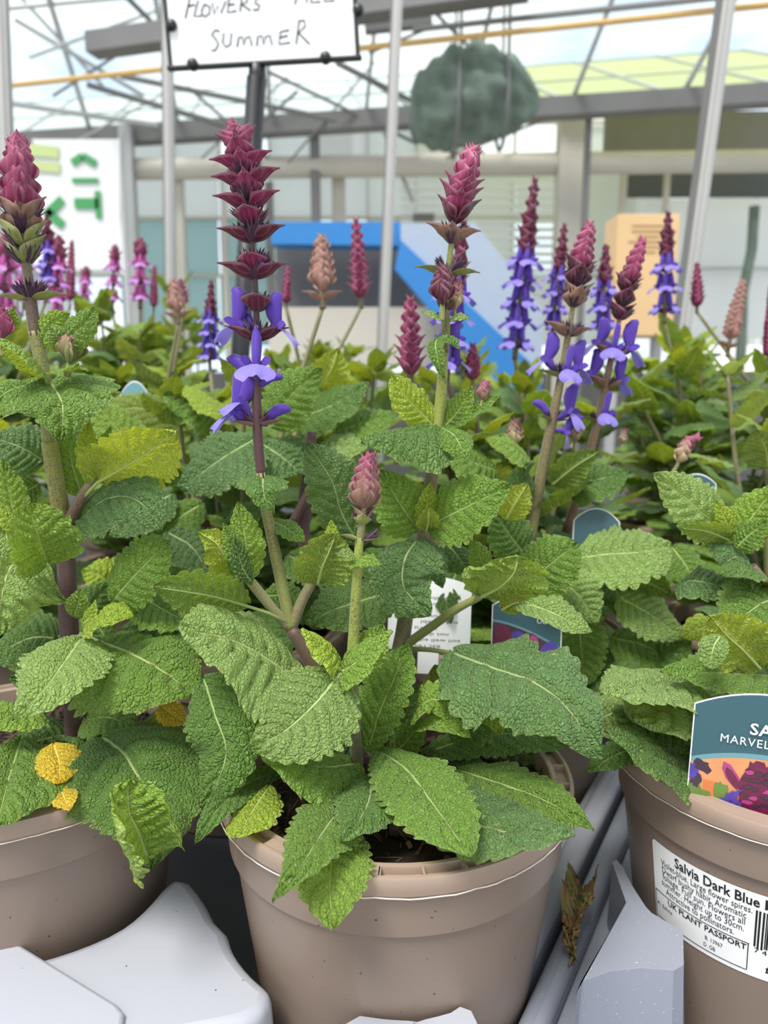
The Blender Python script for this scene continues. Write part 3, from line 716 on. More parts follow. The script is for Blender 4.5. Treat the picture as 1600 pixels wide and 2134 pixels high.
LC = {'m': (.185, .330, .036), 'd': (.120, .240, .034), 'b': (.130, .248, .068), 'l': (.38, .51, .035), 'y': (.86, .60, .03), 'p': (.30, .44, .115),
      'g': (.255, .405, .045), 'o': (.22, .30, .03)}
SEED = [100]
def ndir(key, p):
    V = nrm(CAM - p); U = np.array([0, 0, 1.0]); R = np.array([1.0, 0, 0]); k = key.upper(); s = key[1:].upper()
    b = {'F': V * .9 + U * .4, 'U': V * .55 + U * .85, 'H': V * .25 + U * 1.0, 'B': -V * .85 + U * .5, 'D': -V * .7 - U * .5}[k[0]]
    if 'L' in s: b = b - R * .45
    if 'R' in s: b = b + R * .45
    return nrm(b)
def leaf(root, pts, wpx, n='F', sh='ov', c='m', pet=None, rib=True, **kw):
    SEED[0] += 1; p3 = [P(*q) for q in pts]
    C, L = spline(p3, kw.get('nu', 80) + 1); mid = C[len(C) // 2]; hint = ndir(n, mid)
    t, N, S = frames(C, hint); m = len(C) // 2
    s2 = np.array([S[m] @ RIGHT, S[m] @ UPC]); t2 = np.array([t[m] @ RIGHT, t[m] @ UPC])
    perp = abs(s2[0] * t2[1] - s2[1] * t2[0]) / max(np.linalg.norm(t2), .2)
    w = wpx * zc(mid) / F_PX / max(perp, .6)
    kw.setdefault('teeth', int(max(7, min(17, L / .0052))))
    V, uv, met, N = leaf_geo(C, L, w, hint, sh, seed=SEED[0], **kw)
    b = C[0].copy(); tint = np.array(LC[c]) * (.9 + .2 * random.Random(SEED[0]).random())
    o = link('leaf', leaf_mesh_from('leaf', V - b, uv, met), M['leaf'], root, tint, tuple(b))
    if rib:
        path = [P(*q) for q in pet] if pet else []
        k = int(len(C) * .93); ctr = C[:k:3] - N[:k:3] * .0007
        pp = np.vstack(path + [ctr]) if path else ctr
        r0 = min(.00125, .0005 + w * .009); f = np.linspace(0, 1, len(pp)); rad = r0 * (1 - f) ** 1.1 + .0002
        mb = MB(); mb.tube(pp, rad, 7)
        pale = tint * .45 + np.array([.36, .40, .16]) * .55
        build('midrib', mb, M['rib'], o, color=pale)
    return o
def stem(root, pts, rpx, c=(.20, .24, .055), name='stem', n=8):
    p3 = [P(*q) for q in pts]; C, L = spline(p3, max(6, len(pts) * 6)); s = np.linspace(0, 1, len(C))
    r = np.interp(s, np.linspace(0, 1, len(rpx)), rpx) * np.array([zc(x) for x in C]) / F_PX
    mb = MB(); mb.tube(C, r, n); o = build(name, mb, M['stem'], root, color=c); return o

# ---- bract, calyx, floret templates -------------------------------------------------
TEMPL = {}
def grid_faces(nu, nv, wrap=False):
    m = nv if wrap else nv + 1
    return [(i * m + j, (i + 1) * m + j, (i + 1) * m + (j + 1) % m, i * m + (j + 1) % m) for i in range(nu) for j in range(nv)]
def bract_mesh(k):                          # k: 0 hugging the axis ... 3 spreading flat
    a0, a1, a2 = [(56, 84, 68), (30, 70, 38), (4, 44, 8), (-6, 22, -10)][k]
    nu, nv = 16, 12; u = np.linspace(0, 1, nu + 1); th = np.radians(np.interp(u, [0, .3, .55, .75, 1], [a0, a0 * .45 + a1 * .55, a1, a1 * .6 + a2 * .4, a2]))
    x = np.r_[0, np.cumsum(np.cos(th[:-1]))] / nu; z = np.r_[0, np.cumsum(np.sin(th[:-1]))] / nu
    w = np.interp(u, [0, .08, .2, .33, .46, .58, .68, .78, .88, 1], [.30, .62, .90, 1, .95, .76, .52, .29, .12, .01]) * (.58, .56, .52, .40)[k]
    V = []
    for i in range(nu + 1):
        for j in range(nv + 1):
            v = -1 + 2 * j / nv; cup = (.55, .55, .6, .45)[k] * w[i] * v * v
            V.append((x[i] - math.sin(th[i]) * cup, w[i] * v * (1 - .12 * v * v), z[i] + math.cos(th[i]) * cup + .015 * math.sin(9 * v + 5 * u[i])))
    mb = MB(); Fc = grid_faces(nu, nv); mb.add(V, Fc); mb.m = [1 if (i % nv in (0, nv - 1) or i // nv > nu - 4) else 0 for i in range(len(Fc))]; return mb
def calyx_mesh():
    n = 10; V = []; a = np.arange(n) * 2 * math.pi / n
    for r, z in ((.04, 0), (.15, .18), (.19, .5)): V += [(r * math.cos(t) * .9, r * math.sin(t) * .8, z) for t in a]
    for i, t in enumerate(a):
        r, z = (.30, 1.0) if i % 2 == 0 else (.20, .60); V.append((r * math.cos(t) * .8, r * math.sin(t) * .6, z))
    mb = MB(); mb.add(V, grid_faces(3, n, True)); return mb
def bud_mesh():
    n = 10; V = []; a = np.arange(n) * 2 * math.pi / n
    prof = [(.02, 0, 0), (.17, .1, 0), (.19, .35, 0), (.20, .62, .02), (.24, .82, .08), (.24, 1.0, .18), (.18, 1.15, .26), (.02, 1.2, .30)]
    for r, z, x in prof: V += [(x + r * math.cos(t), r * .8 * math.sin(t), z) for t in a]
    mb = MB(); mb.add(V, grid_faces(len(prof) - 1, n, True)); return mb
def floret_mesh():                          # x outwards, z up, unit = the whole length
    mb = MB(); n = 12; a = np.arange(n) * 2 * math.pi / n
    def tubeell(path):
        V = []
        for (x, z, ang, ry, rt) in path:
            c, s = math.cos(ang), math.sin(ang)
            V += [(x - s * rt * math.cos(t), ry * math.sin(t), z + c * rt * math.cos(t)) for t in a]
        return V
    R = math.radians
    mb.add(tubeell([(0, 0, R(40), .03, .03), (.12, .09, R(38), .07, .075), (.24, .19, R(40), .10, .12), (.30, .26, R(60), .11, .12)]), grid_faces(3, n, True), 0)
    hood = [(.27, .24, R(60), .08, .10), (.29, .34, R(88), .09, .13), (.26, .48, R(104), .10, .165), (.24, .62, R(98), .105, .185), (.26, .76, R(74), .10, .175), (.32, .86, R(46), .085, .14), (.39, .91, R(18), .05, .08), (.43, .91, R(5), .005, .005)]
    mb.add(tubeell(hood), grid_faces(len(hood) - 1, n, True), 0)
    nu, nv = 10, 12; V = []                  # broad lower lip
    for i in range(nu + 1):
        u = i / nu; x = .28 + .50 * u; z = .22 + .06 * u - .40 * u * u
        w = np.interp(u, [0, .25, .5, .75, .92, 1], [.08, .15, .29, .40, .36, .22])
        for j in range(nv + 1):
            v = -1 + 2 * j / nv
            V.append((x - .10 * abs(v) ** 2 * u + .03 * math.cos(v * 6) * u, w * v, z - .10 * v * v * u + .02 * math.sin(v * 9) * u))
    mb.add(V, grid_faces(nu, nv), 1)
    for s in (-1, 1):                        # side lobes
        V = []
        for i in range(7):
            u = i / 6; w = .02 + .075 * math.sin(math.pi * min(1, u * .9 + .05))
            for j in range(7):
                v = -1 + 2 * j / 6; V.append((.28 + .20 * u + .02 * v, s * (.08 + .20 * u), .24 + .10 * u - .06 * u * u + w * v))
        mb.add(V, grid_faces(6, 6), 0)
    return mb
for k in range(4): TEMPL['bract%d' % k] = bract_mesh(k)
TEMPL['calyx'] = calyx_mesh(); TEMPL['bud'] = bud_mesh(); TEMPL['floret'] = floret_mesh()
TM = {}
for k, t in TEMPL.items():
    TM[k] = t.mesh(k)
    for mt in {'bra': ['bract', 'bract_edge'], 'cal': ['calyx'], 'bud': ['petal'], 'flo': ['petal', 'petal_pale']}[k[:3]]: TM[k].materials.append(M[mt])
PART = {'bract': 'bract', 'calyx': 'calyx', 'bud': 'flower_bud', 'floret': 'floret'}

class Axis:
    def __init__(s, pts): s.C, s.L = spline([P(*q) for q in pts], 90); s.py = np.array([CY - F_PX * ((c - CAM) @ UPC) / zc(c) for c in s.C])
    def at(s, py):
        o = np.argsort(s.py); c = np.array([np.interp(py, s.py[o], s.C[o, k]) for k in range(3)])
        i = int(np.argmin(np.abs(s.py - py))); i = min(max(i, 1), len(s.C) - 2); t = nrm(s.C[i + 1] - s.C[i - 1])
        return c, (t if t[2] > 0 else -t)
def place(c, t, az, size, tilt=0.0, back=0.0):
    x0 = nrm(np.array([1.0, 0, 0]) - t * t[0]); y0 = np.cross(t, x0); x = math.cos(az) * x0 + math.sin(az) * y0; y = np.cross(t, x)
    if tilt: x, z = x * math.cos(tilt) + t * math.sin(tilt), t * math.cos(tilt) - x * math.sin(tilt)
    else: z = t
    A = np.eye(4); A[:3, 0] = x * size; A[:3, 1] = y * size; A[:3, 2] = z * size; A[:3, 3] = c + x * back; return A
COLR = {'pk': (.36, .060, .15), 'mg': (.20, .010, .065), 'wn': (.10, .008, .030), 'dk': (.060, .012, .035), 'gr': (.22, .25, .06), 'gw': (.26, .14, .09), 'pg': (.42, .33, .17)}
VIO = (.115, .048, .43); VIO2 = (.24, .20, .80); DKP = (.045, .010, .035)
class Spike:
    """collects the pieces of one flower spike; objects when near, one mesh per kind when far"""
    def __init__(s, root, axis, rpx, joined=False, seed=0, stemc=(.17, .17, .05), axname='flower_spike'):
        s.ax = Axis(axis); s.items = []; s.joined = joined; s.r = random.Random(seed)
        r = np.interp(np.linspace(0, 1, len(s.ax.C)), np.linspace(0, 1, len(rpx)), rpx) * np.array([zc(c) for c in s.ax.C]) / F_PX
        mb = MB(); mb.tube(s.ax.C[::3], r[::3], 7); s.o = build(axname, mb, M['stem'], root, color=stemc)
    def put(s, kind, py, az, size, colr, tilt=0.0, back=0.0, rise=0.0):
        c, t = s.ax.at(py); A = place(c + t * rise, t, az, size, tilt, back); s.items.append((kind, A, np.array(colr)))
    def whorl(s, py, az, lpx, k, colr, ncal=0, dk=DKP):
        c, _ = s.ax.at(py); m = zc(c) / F_PX; L = lpx * m * (1.22 if k < 3 else 1.1)
        for q in (0, math.pi):
            j = 1 + .14 * (s.r.random() - .5); cc = np.array(COLR[colr] if isinstance(colr, str) else colr) * (.82 + .36 * s.r.random())
            s.put('bract%d' % k, py, az + q + .25 * (s.r.random() - .5), L * j, cc, back=.0008)
            for i in range(ncal):
                a2 = az + q + (i - (ncal - 1) / 2) * .62
                s.put('calyx', py, a2, L * (.56 + .12 * s.r.random()), np.array(dk) * (.8 + .5 * s.r.random()), tilt=-math.radians(30 + 16 * s.r.random()), back=.0022, rise=L * .10)
    def dense(s, y0, y1, n, l0, l1, k0, k1, c0, c1, az=0.4, dk=DKP, cal=0):
        for i in range(n):
            f = i / max(1, n - 1); y = y0 + (y1 - y0) * f ** .92
            a, b = np.array(COLR[c0]), np.array(COLR[c1])
            s.whorl(y, az + i * math.pi / 2, l0 + (l1 - l0) * f ** .6, int(round(k0 + (k1 - k0) * f)), tuple(a + (b - a) * f), cal if f > .45 else 0, dk)
    def floret(s, py, az, lpx, colr=VIO, tilt=0.0, rise=0):
        c, _ = s.ax.at(py); m = zc(c) / F_PX; s.put('floret', py, az, lpx * m * 1.1, colr, tilt, .003, rise * m)
    def bud(s, py, az, lpx, tilt=-.7, colr=VIO):
        c, _ = s.ax.at(py); m = zc(c) / F_PX; s.put('bud', py, az, lpx * m, colr, tilt, .003)
    def finish(s):
        if not s.joined:
            for kind, A, cc in s.items: link(PART[kind.rstrip('0123')], TM[kind], None, s.o, cc, mw=Matrix(A.tolist()))
            return s.o
        by = {}
        for kind, A, cc in s.items: by.setdefault(kind.rstrip('0123'), []).append((kind, A, cc))
        for kd, L in by.items():
            mb = MB()
            for kind, A, cc in L:
                T = TEMPL[kind]; V = np.array(T.v) @ A[:3, :3].T + A[:3, 3]; o = len(mb.v)
                mb.v.extend(map(tuple, V.tolist())); mb.f.extend([tuple(i + o for i in q) for q in T.f]); mb.m.extend(T.m)
            o = build({'bract': 'bracts', 'calyx': 'calyces', 'bud': 'flower_buds', 'floret': 'florets'}[kd], mb, [M[x] for x in {'bract': ['bract', 'bract_edge'], 'calyx': ['calyx'], 'bud': ['petal'], 'floret': ['petal', 'petal_pale']}[kd]], s.o, color=np.mean([x[2] for x in L], 0))
            o['kind'] = 'stuff'
        return s.o
R_, L_, F_, B_ = 0.0, math.pi, -math.pi / 2, math.pi / 2
# ================================================================== THE THREE FRONT PLANTS
# ---- centre plant: tall spike
rc = roots['centre']
stem(rc, [(745, 1612, .415), (741, 1540, .405), (737, 1450, .398), (733, 1390, .392)], [13, 12, 12, 11], (.20, .20, .10))
stem(rc, [(700, 1600, .43), (672, 1470, .425), (650, 1385, .42), (607, 1310, .42)], [16, 17, 18, 14], (.12, .08, .05))
stem(rc, [(607, 1312, .42), (575, 1160, .42), (552, 1050, .42), (543, 985, .42)], [13, 12.5, 11.5, 11], (.25, .27, .07))
stem(rc, [(600, 1306, .42), (570, 1272, .415), (535, 1228, .41), (497, 1180, .405)], [11, 10, 11, 8], (.30, .28, .12))
stem(rc, [(608, 1306, .42), (630, 1250, .42), (655, 1205, .42), (678, 1160, .42)], [12, 11, 10, 8], (.25, .22, .10))
s = Spike(rc, [(545, 1000, .42), (539, 940, .42), (535, 860, .42), (535, 760, .42), (534, 640, .42), (529, 540, .42), (521, 450, .42), (509, 360, .42), (494, 290, .42), (484, 262, .42)], [11, 10.5, 10, 9, 7, 6, 5, 4, 3, 1], seed=1, stemc=(.085, .040, .035))
s.dense(266, 300, 6, 16, 34, 0, 0, 'pk', 'pk'); s.whorl(306, .1, 44, 1, 'pk'); s.whorl(318, F_, 46, 0, 'mg'); s.whorl(326, .05, 54, 1, 'mg'); s.whorl(342, F_ + .1, 54, 1, 'mg')
s.whorl(354, 0, 60, 2, 'mg', 1); s.whorl(372, F_ - .1, 58, 1, 'mg', 2); s.whorl(393, 0, 62, 2, 'mg', 3); s.whorl(418, F_, 60, 1, 'mg', 3)
s.whorl(437, .05, 62, 2, 'mg', 4); s.whorl(470, F_ - .15, 60, 2, 'mg', 4); s.whorl(506, .1, 64, 2, 'wn', 5); s.whorl(565, F_ + .05, 60, 2, 'mg', 5); s.whorl(583, 0, 64, 2, 'wn', 5)
s.whorl(650, F_, 58, 2, 'wn', 4); s.whorl(712, 0, 56, 2, 'wn', 5); s.whorl(792, F_ + .3, 46, 2, 'gw', 3); s.whorl(886, .1, 52, 3, 'gw', 3)
for y, a in ((555, 3.0), (556, .1), (548, -.9)): s.bud(y + 12, a, 27, -.9)
s.floret(704, 3.0, 92, rise=4); s.floret(706, .1, 88, rise=2); s.bud(690, 2.5, 40, -.3); s.bud(640, 2.7, 34, -.3); s.floret(795, F_ + .12, 96, tilt=.25); s.bud(795, 2.75, 66, -.55); s.bud(795, -.25, 44, -.9)
s.floret(888, 3.25, 96, tilt=.1); s.floret(884, 2.7, 82, tilt=.15, rise=6); s.floret(876, 3.6, 80, tilt=.3, rise=6); s.bud(880, .15, 58, -.75); s.finish()
# right tall stem
stem(rc, [(775, 1590, .43), (815, 1430, .44), (838, 1330, .45), (850, 1255, .45), (885, 1100, .45)], [15, 16, 17, 15, 13], (.17, .15, .07))
stem(rc, [(885, 1100, .45), (897, 1010, .45), (911, 900, .45)], [13, 14, 15], (.16, .13, .05))
stem(rc, [(911, 900, .45), (919, 820, .45), (926, 720, .45)], [12, 11, 9], (.30, .34, .06))
stem(rc, [(848, 1342, .445), (900, 1305, .44), (950, 1270, .432), (1000, 1243, .425)], [10, 9.5, 9, 8], (.20, .22, .06))
stem(rc, [(850, 1352, .45), (895, 1354, .44), (948, 1362, .43)], [6, 5.5, 5], (.25, .30, .08))
s = Spike(rc, [(925, 735, .45), (928, 690, .45), (931, 600, .45), (940, 510, .45), (953, 430, .45), (968, 370, .45), (982, 330, .45), (990, 316, .45)], [10, 9, 8, 7, 6, 4, 2, 1], seed=2, stemc=(.22, .23, .06))
s.dense(322, 352, 6, 16, 40, 0, 0, 'pk', 'pk', .5); s.dense(362, 430, 6, 46, 56, 0, 1, 'pk', 'mg', .2); s.whorl(440, .05, 60, 1, 'mg'); s.whorl(456, F_, 56, 1, 'mg'); s.whorl(468, .1, 60, 1, 'wn')
s.whorl(500, .2, 54, 2, 'gw', 3); s.whorl(510, F_ - .3, 44, 1, 'gw', 2); s.whorl(572, 0, 60, 3, 'gr', 3); s.whorl(650, .2, 34, 1, 'wn', 0); s.finish()
def small_bud(root, px, py, Y, wpx, hpx, lean=(0, 0), c0='pk', c1='gw', seed=0, base=None, joined=False):
    s = Spike(root, [(px - lean[0], py + hpx * .75, Y), (px - lean[0] * .4, py + hpx * .4, Y), (px + lean[0] * .3, py - hpx * .2, Y), (px + lean[0], py - hpx * .42, Y)], [wpx * .12, wpx * .1, wpx * .06, 1], joined, seed=seed, stemc=(.25, .28, .08))
    s.dense(py - hpx * .42, py + hpx * .34, 7, wpx * .52, wpx * .86, 0, 0, c0, c1, .3); return s.finish()
small_bud(rc, 922, 612, .44, 58, 75, (2, 0), 'wn', 'wn', 3); small_bud(rc, 948, 625, .452, 40, 60, (3, 0), 'pk', 'pg', 4)
small_bud(rc, 1006, 822, .44, 30, 34, (4, 0), 'pk', 'gw', 5)
# short front spike
stem(rc, [(733, 1390, .392), (738, 1300, .392), (744, 1200, .392), (749, 1120, .392)], [12, 11, 10.5, 9], (.27, .33, .05))
s = Spike(rc, [(749, 1125, .392), (754, 1090, .392), (760, 1030, .392), (764, 985, .392), (768, 962, .392)], [9, 8, 6, 4, 1], seed=6, stemc=(.2, .2, .07))
s.dense(966, 1062, 10, 24, 60, 0, 0, 'pk', 'gw', .35); s.whorl(1085, .3, 34, 1, 'gw', 2); s.whorl(1095, F_, 30, 1, 'gr'); s.whorl(1160, .2, 34, 3, 'gr'); s.put('calyx', 1160, .3, .012, DKP, tilt=-.9, back=.002); s.finish()

def LV(root, rows):
    for r in rows:
        kw = r[5] if len(r) > 5 else {}
        leaf(root, r[0], r[1], r[2], r[3], r[4], **kw)
LV(rc, [
 ([(640, 1432, .40), (540, 1362, .385), (460, 1325, .37), (368, 1312, .355)], 195, 'U', 'ov', 'p', {'cup': -.3}),
 ([(712, 1400, .375), (655, 1468, .36), (590, 1525, .348), (515, 1563, .34)], 198, 'UR', 'ln', 'p', {'pet': [(735, 1385, .39)], 'cup': -.25}),
 ([(425, 1415, .385), (447, 1488, .365), (470, 1576, .355), (422, 1690, .345)], 152, 'FL', 'ov', 'd', {'cup': -.35, 'wave': .13}),
 ([(655, 1500, .405), (590, 1490, .395), (498, 1468, .385)], 120, 'U', 'ov', 'p', {}),
 ([(742, 1592, .41), (665, 1598, .375), (600, 1578, .36), (530, 1555, .35)], 122, 'U', 'bl', 'm', {'cup': -.45}),
 ([(590, 1605, .40), (520, 1630, .37), (450, 1690, .335), (405, 1760, .325)], 46, 'UR', 'la', 'd', {'roll': .9}),
 ([(560, 1640, .365), (525, 1690, .34), (490, 1748, .318)], 68, 'FL', 'la', 'l', {'cup': -.5}),
 ([(738, 1645, .380), (676, 1728, .316), (625, 1805, .278), (567, 1880, .260)], 98, 'U', 'ln', 'm', {'cup': -.2}),
 ([(712, 1715, .338), (692, 1790, .305), (688, 1850, .288), (692, 1940, .272)], 128, 'F', 'la', 'g', {'cup': -.15}),
 ([(776, 1618, .388), (768, 1668, .343), (742, 1716, .315), (710, 1756, .300)], 90, 'U', 'ov', 'd', {'cup': -.4}),
 ([(790, 1565, .405), (848, 1604, .365), (905, 1678, .325), (984, 1788, .285)], 112, 'U', 'la', 'm', {'cup': -.22}),
 ([(935, 1635, .385), (980, 1705, .335), (1055, 1732, .316), (1198, 1740, .300)], 128, 'U', 'la', 'b', {'cup': -.18, 'pet': [(860, 1610, .42)]}),
 ([(955, 1605, .40), (1005, 1620, .375), (1105, 1654, .352), (1175, 1688, .332), (1238, 1732, .316)], 86, 'U', 'ln', 'm', {'cup': -.3, 'pet': [(880, 1600, .43)]}),
 ([(905, 1588, .43), (960, 1594, .42), (1020, 1606, .415)], 66, 'U', 'ov', 'm', {}),
 ([(950, 1572, .445), (1050, 1560, .435), (1165, 1565, .425)], 58, 'U', 'la', 'd', {}),
 ([(945, 1362, .42), (1030, 1392, .385), (1120, 1425, .362), (1195, 1490, .345), (1248, 1588, .335)], 160, 'U', 'ov', 'b', {'cup': -.35, 'wave': .20}),
 ([(945, 1365, .42), (965, 1395, .405), (985, 1440, .40)], 84, 'FL', 'ov', 'd', {'cup': -.5}),
 ([(768, 1562, .405), (790, 1485, .405), (820, 1415, .41), (852, 1342, .42)], 104, 'FL', 'la', 'm', {'cup': .1}),
 ([(862, 1500, .41), (885, 1462, .40), (922, 1462, .395), (946, 1514, .385)], 62, 'U', 'ov', 'g', {'roll': .5}),
 ([(860, 1520, .405), (900, 1512, .39), (945, 1516, .38), (982, 1538, .372)], 36, 'U', 'la', 'g', {'roll': .8}),
 ([(935, 1486, .41), (990, 1486, .40), (1028, 1496, .39), (1043, 1534, .382)], 42, 'U', 'la', 'l', {'roll': .7}),
 ([(935, 1515, .43), (1000, 1488, .42), (1065, 1455, .415)], 96, 'F', 'ov', 'd', {}),
 ([(935, 1500, .45), (925, 1440, .45), (905, 1385, .455)], 120, 'B', 'ov', 'o', {}),
 ([(880, 1570, .43), (980, 1540, .425), (1080, 1528, .42), (1190, 1555, .41)], 64, 'U', 'la', 'd', {}),
 ([(1000, 1243, .425), (1040, 1222, .418), (1068, 1195, .412), (1080, 1160, .41)], 165, 'BL', 'bl', 'g', {'cup': -.15, 'wave': .12, 'nu': 66}),
 ([(1075, 1262, .425), (1110, 1262, .415), (1160, 1280, .405), (1232, 1318, .40)], 62, 'U', 'la', 'p', {'roll': .5}),
 ([(1045, 1270, .43), (1080, 1255, .425), (1122, 1272, .42)], 46, 'B', 'ov', 'l', {}),
 # pair at the node of the right tall stem
 ([(872, 1102, .445), (840, 1060, .435), (790, 978, .43)], 118, 'F', 'ov', 'm', {}),
 ([(893, 1096, .44), (960, 1062, .425), (1012, 1036, .415), (1068, 1010, .41)], 128, 'F', 'ov', 'm', {'cup': -.15}),
 ([(885, 1100, .44), (890, 1050, .435), (898, 1004, .435)], 46, 'FR', 'ov', 'l', {}),
 ([(888, 1105, .438), (893, 1082, .425), (893, 1058, .42)], 50, 'B', 'bl', 'l', {}),
 ([(868, 1126, .44), (843, 1165, .425), (842, 1225, .415), (898, 1284, .405)], 150, 'FL', 'ov', 'b', {'cup': -.35, 'wave': .1}),
 ([(888, 1128, .44), (905, 1165, .43), (922, 1226, .425)], 64, 'FR', 'ov', 'b', {'cup': -.4}),
 ([(905, 888, .45), (865, 900, .43), (815, 905, .42), (752, 922, .41)], 96, 'H', 'ov', 'd', {'cup': -.9, 'wave': .12}),
 ([(918, 890, .45), (945, 905, .43), (962, 935, .42), (972, 968, .415)], 78, 'U', 'ov', 'm', {'cup': -.6}),
 ([(905, 888, .45), (872, 855, .445), (845, 825, .44), (815, 783, .438)], 76, 'F', 'bl', 'l', {'wave': .14}),
 ([(925, 890, .45), (955, 855, .445), (985, 803, .44)], 58, 'FL', 'ov', 'g', {}),
 ([(930, 892, .45), (985, 862, .44), (1044, 824, .435)], 38, 'U', 'ov', 'm', {'roll': .6}),
 ([(918, 700, .445), (907, 715, .435), (912, 750, .43), (930, 800, .43)], 40, 'FL', 'co', 'm', {}),
 ([(928, 702, .44), (945, 712, .432), (958, 730, .43)], 36, 'FR', 'co', 'd', {}),
 ([(925, 668, .445), (905, 655, .44), (880, 650, .44)], 22, 'U', 'la', 'p', {}), ([(935, 668, .445), (955, 658, .44), (978, 664, .44)], 22, 'U', 'la', 'p', {}),
 # young shoots either side of the tall stem
 ([(497, 1198, .405), (470, 1160, .398), (450, 1130, .395), (412, 1108, .395)], 86, 'B', 'ov', 'l', {'pet': [(545, 1240, .41)]}),
 ([(515, 1205, .408), (513, 1140, .405), (505, 1090, .405), (495, 1045, .405)], 78, 'F', 'ov', 'g', {'wave': .12}),
 ([(500, 1200, .40), (490, 1150, .395), (465, 1090, .392)], 40, 'FR', 'ov', 'm', {}),
 ([(525, 1215, .40), (505, 1180, .395), (488, 1120, .393)], 38, 'FR', 'la', 'd', {}),
 ([(515, 1262, .405), (450, 1243, .39), (390, 1232, .38), (318, 1222, .375)], 118, 'B', 'la', 'm', {'pet': [(600, 1300, .418), (560, 1278, .41)]}),
 ([(662, 1215, .415), (672, 1180, .408), (685, 1150, .405), (700, 1112, .405)], 120, 'B', 'bl', 'g', {'cup': -.4}),
 ([(745, 1130, .455), (712, 1070, .45), (690, 1000, .445), (638, 922, .445)], 118, 'F', 'la', 'b', {'wave': .14}),
 ([(695, 1150, .41), (692, 1120, .405), (690, 1082, .405)], 34, 'F', 'ov', 'l', {}),
 ([(560, 1082, .43), (598, 1100, .42), (635, 1130, .415)], 38, 'U', 'la', 'm', {}),
 ([(548, 995, .42), (548, 1015, .40), (553, 1040, .395), (572, 1072, .392)], 98, 'U', 'co', 'd', {'cup': -.3}),
 ([(545, 1243, .43), (590, 1240, .43), (635, 1248, .43)], 56, 'U', 'la', 'm', {}),
 ([(810, 1235, .46), (740, 1255, .45), (690, 1272, .44), (632, 1300, .435)], 98, 'U', 'ov', 'd', {}),
 ([(712, 1388, .39), (690, 1360, .38), (655, 1335, .375), (625, 1312, .372)], 72, 'UL', 'ov', 'l', {'cup': -.4}),
 ([(735, 1395, .385), (712, 1402, .378), (760, 1365, .37), (818, 1315, .37)], 72, 'U', 'ov', 'g', {}),
 ([(745, 1380, .40), (775, 1345, .395), (800, 1300, .395)], 76, 'F', 'ov', 'g', {}),
 ([(745, 1165, .392), (765, 1168, .385), (795, 1178, .38)], 34, 'U', 'co', 'g', {}), ([(740, 1162, .392), (722, 1152, .388), (700, 1160, .385)], 26, 'U', 'co', 'p', {}),
 ([(1010, 1195, .44), (1000, 1160, .435), (978, 1122, .435)], 50, 'F', 'ov', 'g', {}),
 ([(930, 1130, .46), (955, 1160, .45), (985, 1200, .445)], 70, 'U', 'ov', 'b', {'cup': -.5}),
 # fill low in the crown
 ([(740, 1560, .43), (690, 1520, .42), (640, 1530, .41)], 80, 'U', 'ov', 'd', {}), ([(800, 1590, .43), (850, 1540, .43), (880, 1490, .43)], 60, 'F', 'la', 'm', {}),
 ([(800, 1580, .44), (840, 1500, .445), (870, 1430, .45)], 90, 'F', 'ov', 'd', {}), ([(720, 1620, .40), (640, 1660, .385), (600, 1690, .38)], 50, 'U', 'la', 'd', {}),
])
roots['centre']['label'] = 'centre potted salvia with a tall magenta spike and violet flowers in taupe pot'; roots['centre']['category'] = 'potted plant'

# ---- left plant
rl = roots['left']
stem(rl, [(155, 1560, .44), (150, 1420, .44), (143, 1290, .44), (136, 1120, .44)], [19, 20, 21, 19], (.10, .06, .05))
stem(rl, [(136, 1122, .44), (118, 1010, .44), (103, 920, .44)], [20, 19, 18], (.27, .29, .05))
stem(rl, [(103, 925, .44), (92, 790, .44), (72, 690, .44)], [16, 15, 14], (.24, .26, .07))
stem(rl, [(136, 1122, .44), (150, 1080, .438), (168, 1040, .435), (190, 1005, .432)], [12, 14, 12, 9], (.28, .20, .12))
s = Spike(rl, [(74, 700, .44), (66, 640, .44), (60, 590, .44), (52, 530, .44), (45, 450, .44), (40, 380, .44), (38, 320, .44), (37, 290, .44)], [14, 13, 11, 9, 6, 4, 2, 1], seed=8, stemc=(.14, .12, .06))
s.dense(300, 350, 6, 22, 48, 0, 0, 'pk', 'pk', .3); s.dense(365, 455, 6, 56, 72, 0, 0, 'pk', 'mg', .45); s.whorl(470, .35, 66, 1, 'gw', 1); s.whorl(490, F_ + .3, 66, 0, 'gw', 2); s.whorl(520, .4, 66, 1, 'gr', 3); s.whorl(552, .1, 62, 1, 'gr', 4); s.whorl(625, .05, 62, 3, 'gr', 5); s.finish()
small_bud(rl, 148, 738, .42, 62, 62, (8, 0), 'pk', 'gr', 9); small_bud(rl, 0, 690, .43, 56, 70, (-6, 0), 'pk', 'pk', 10)
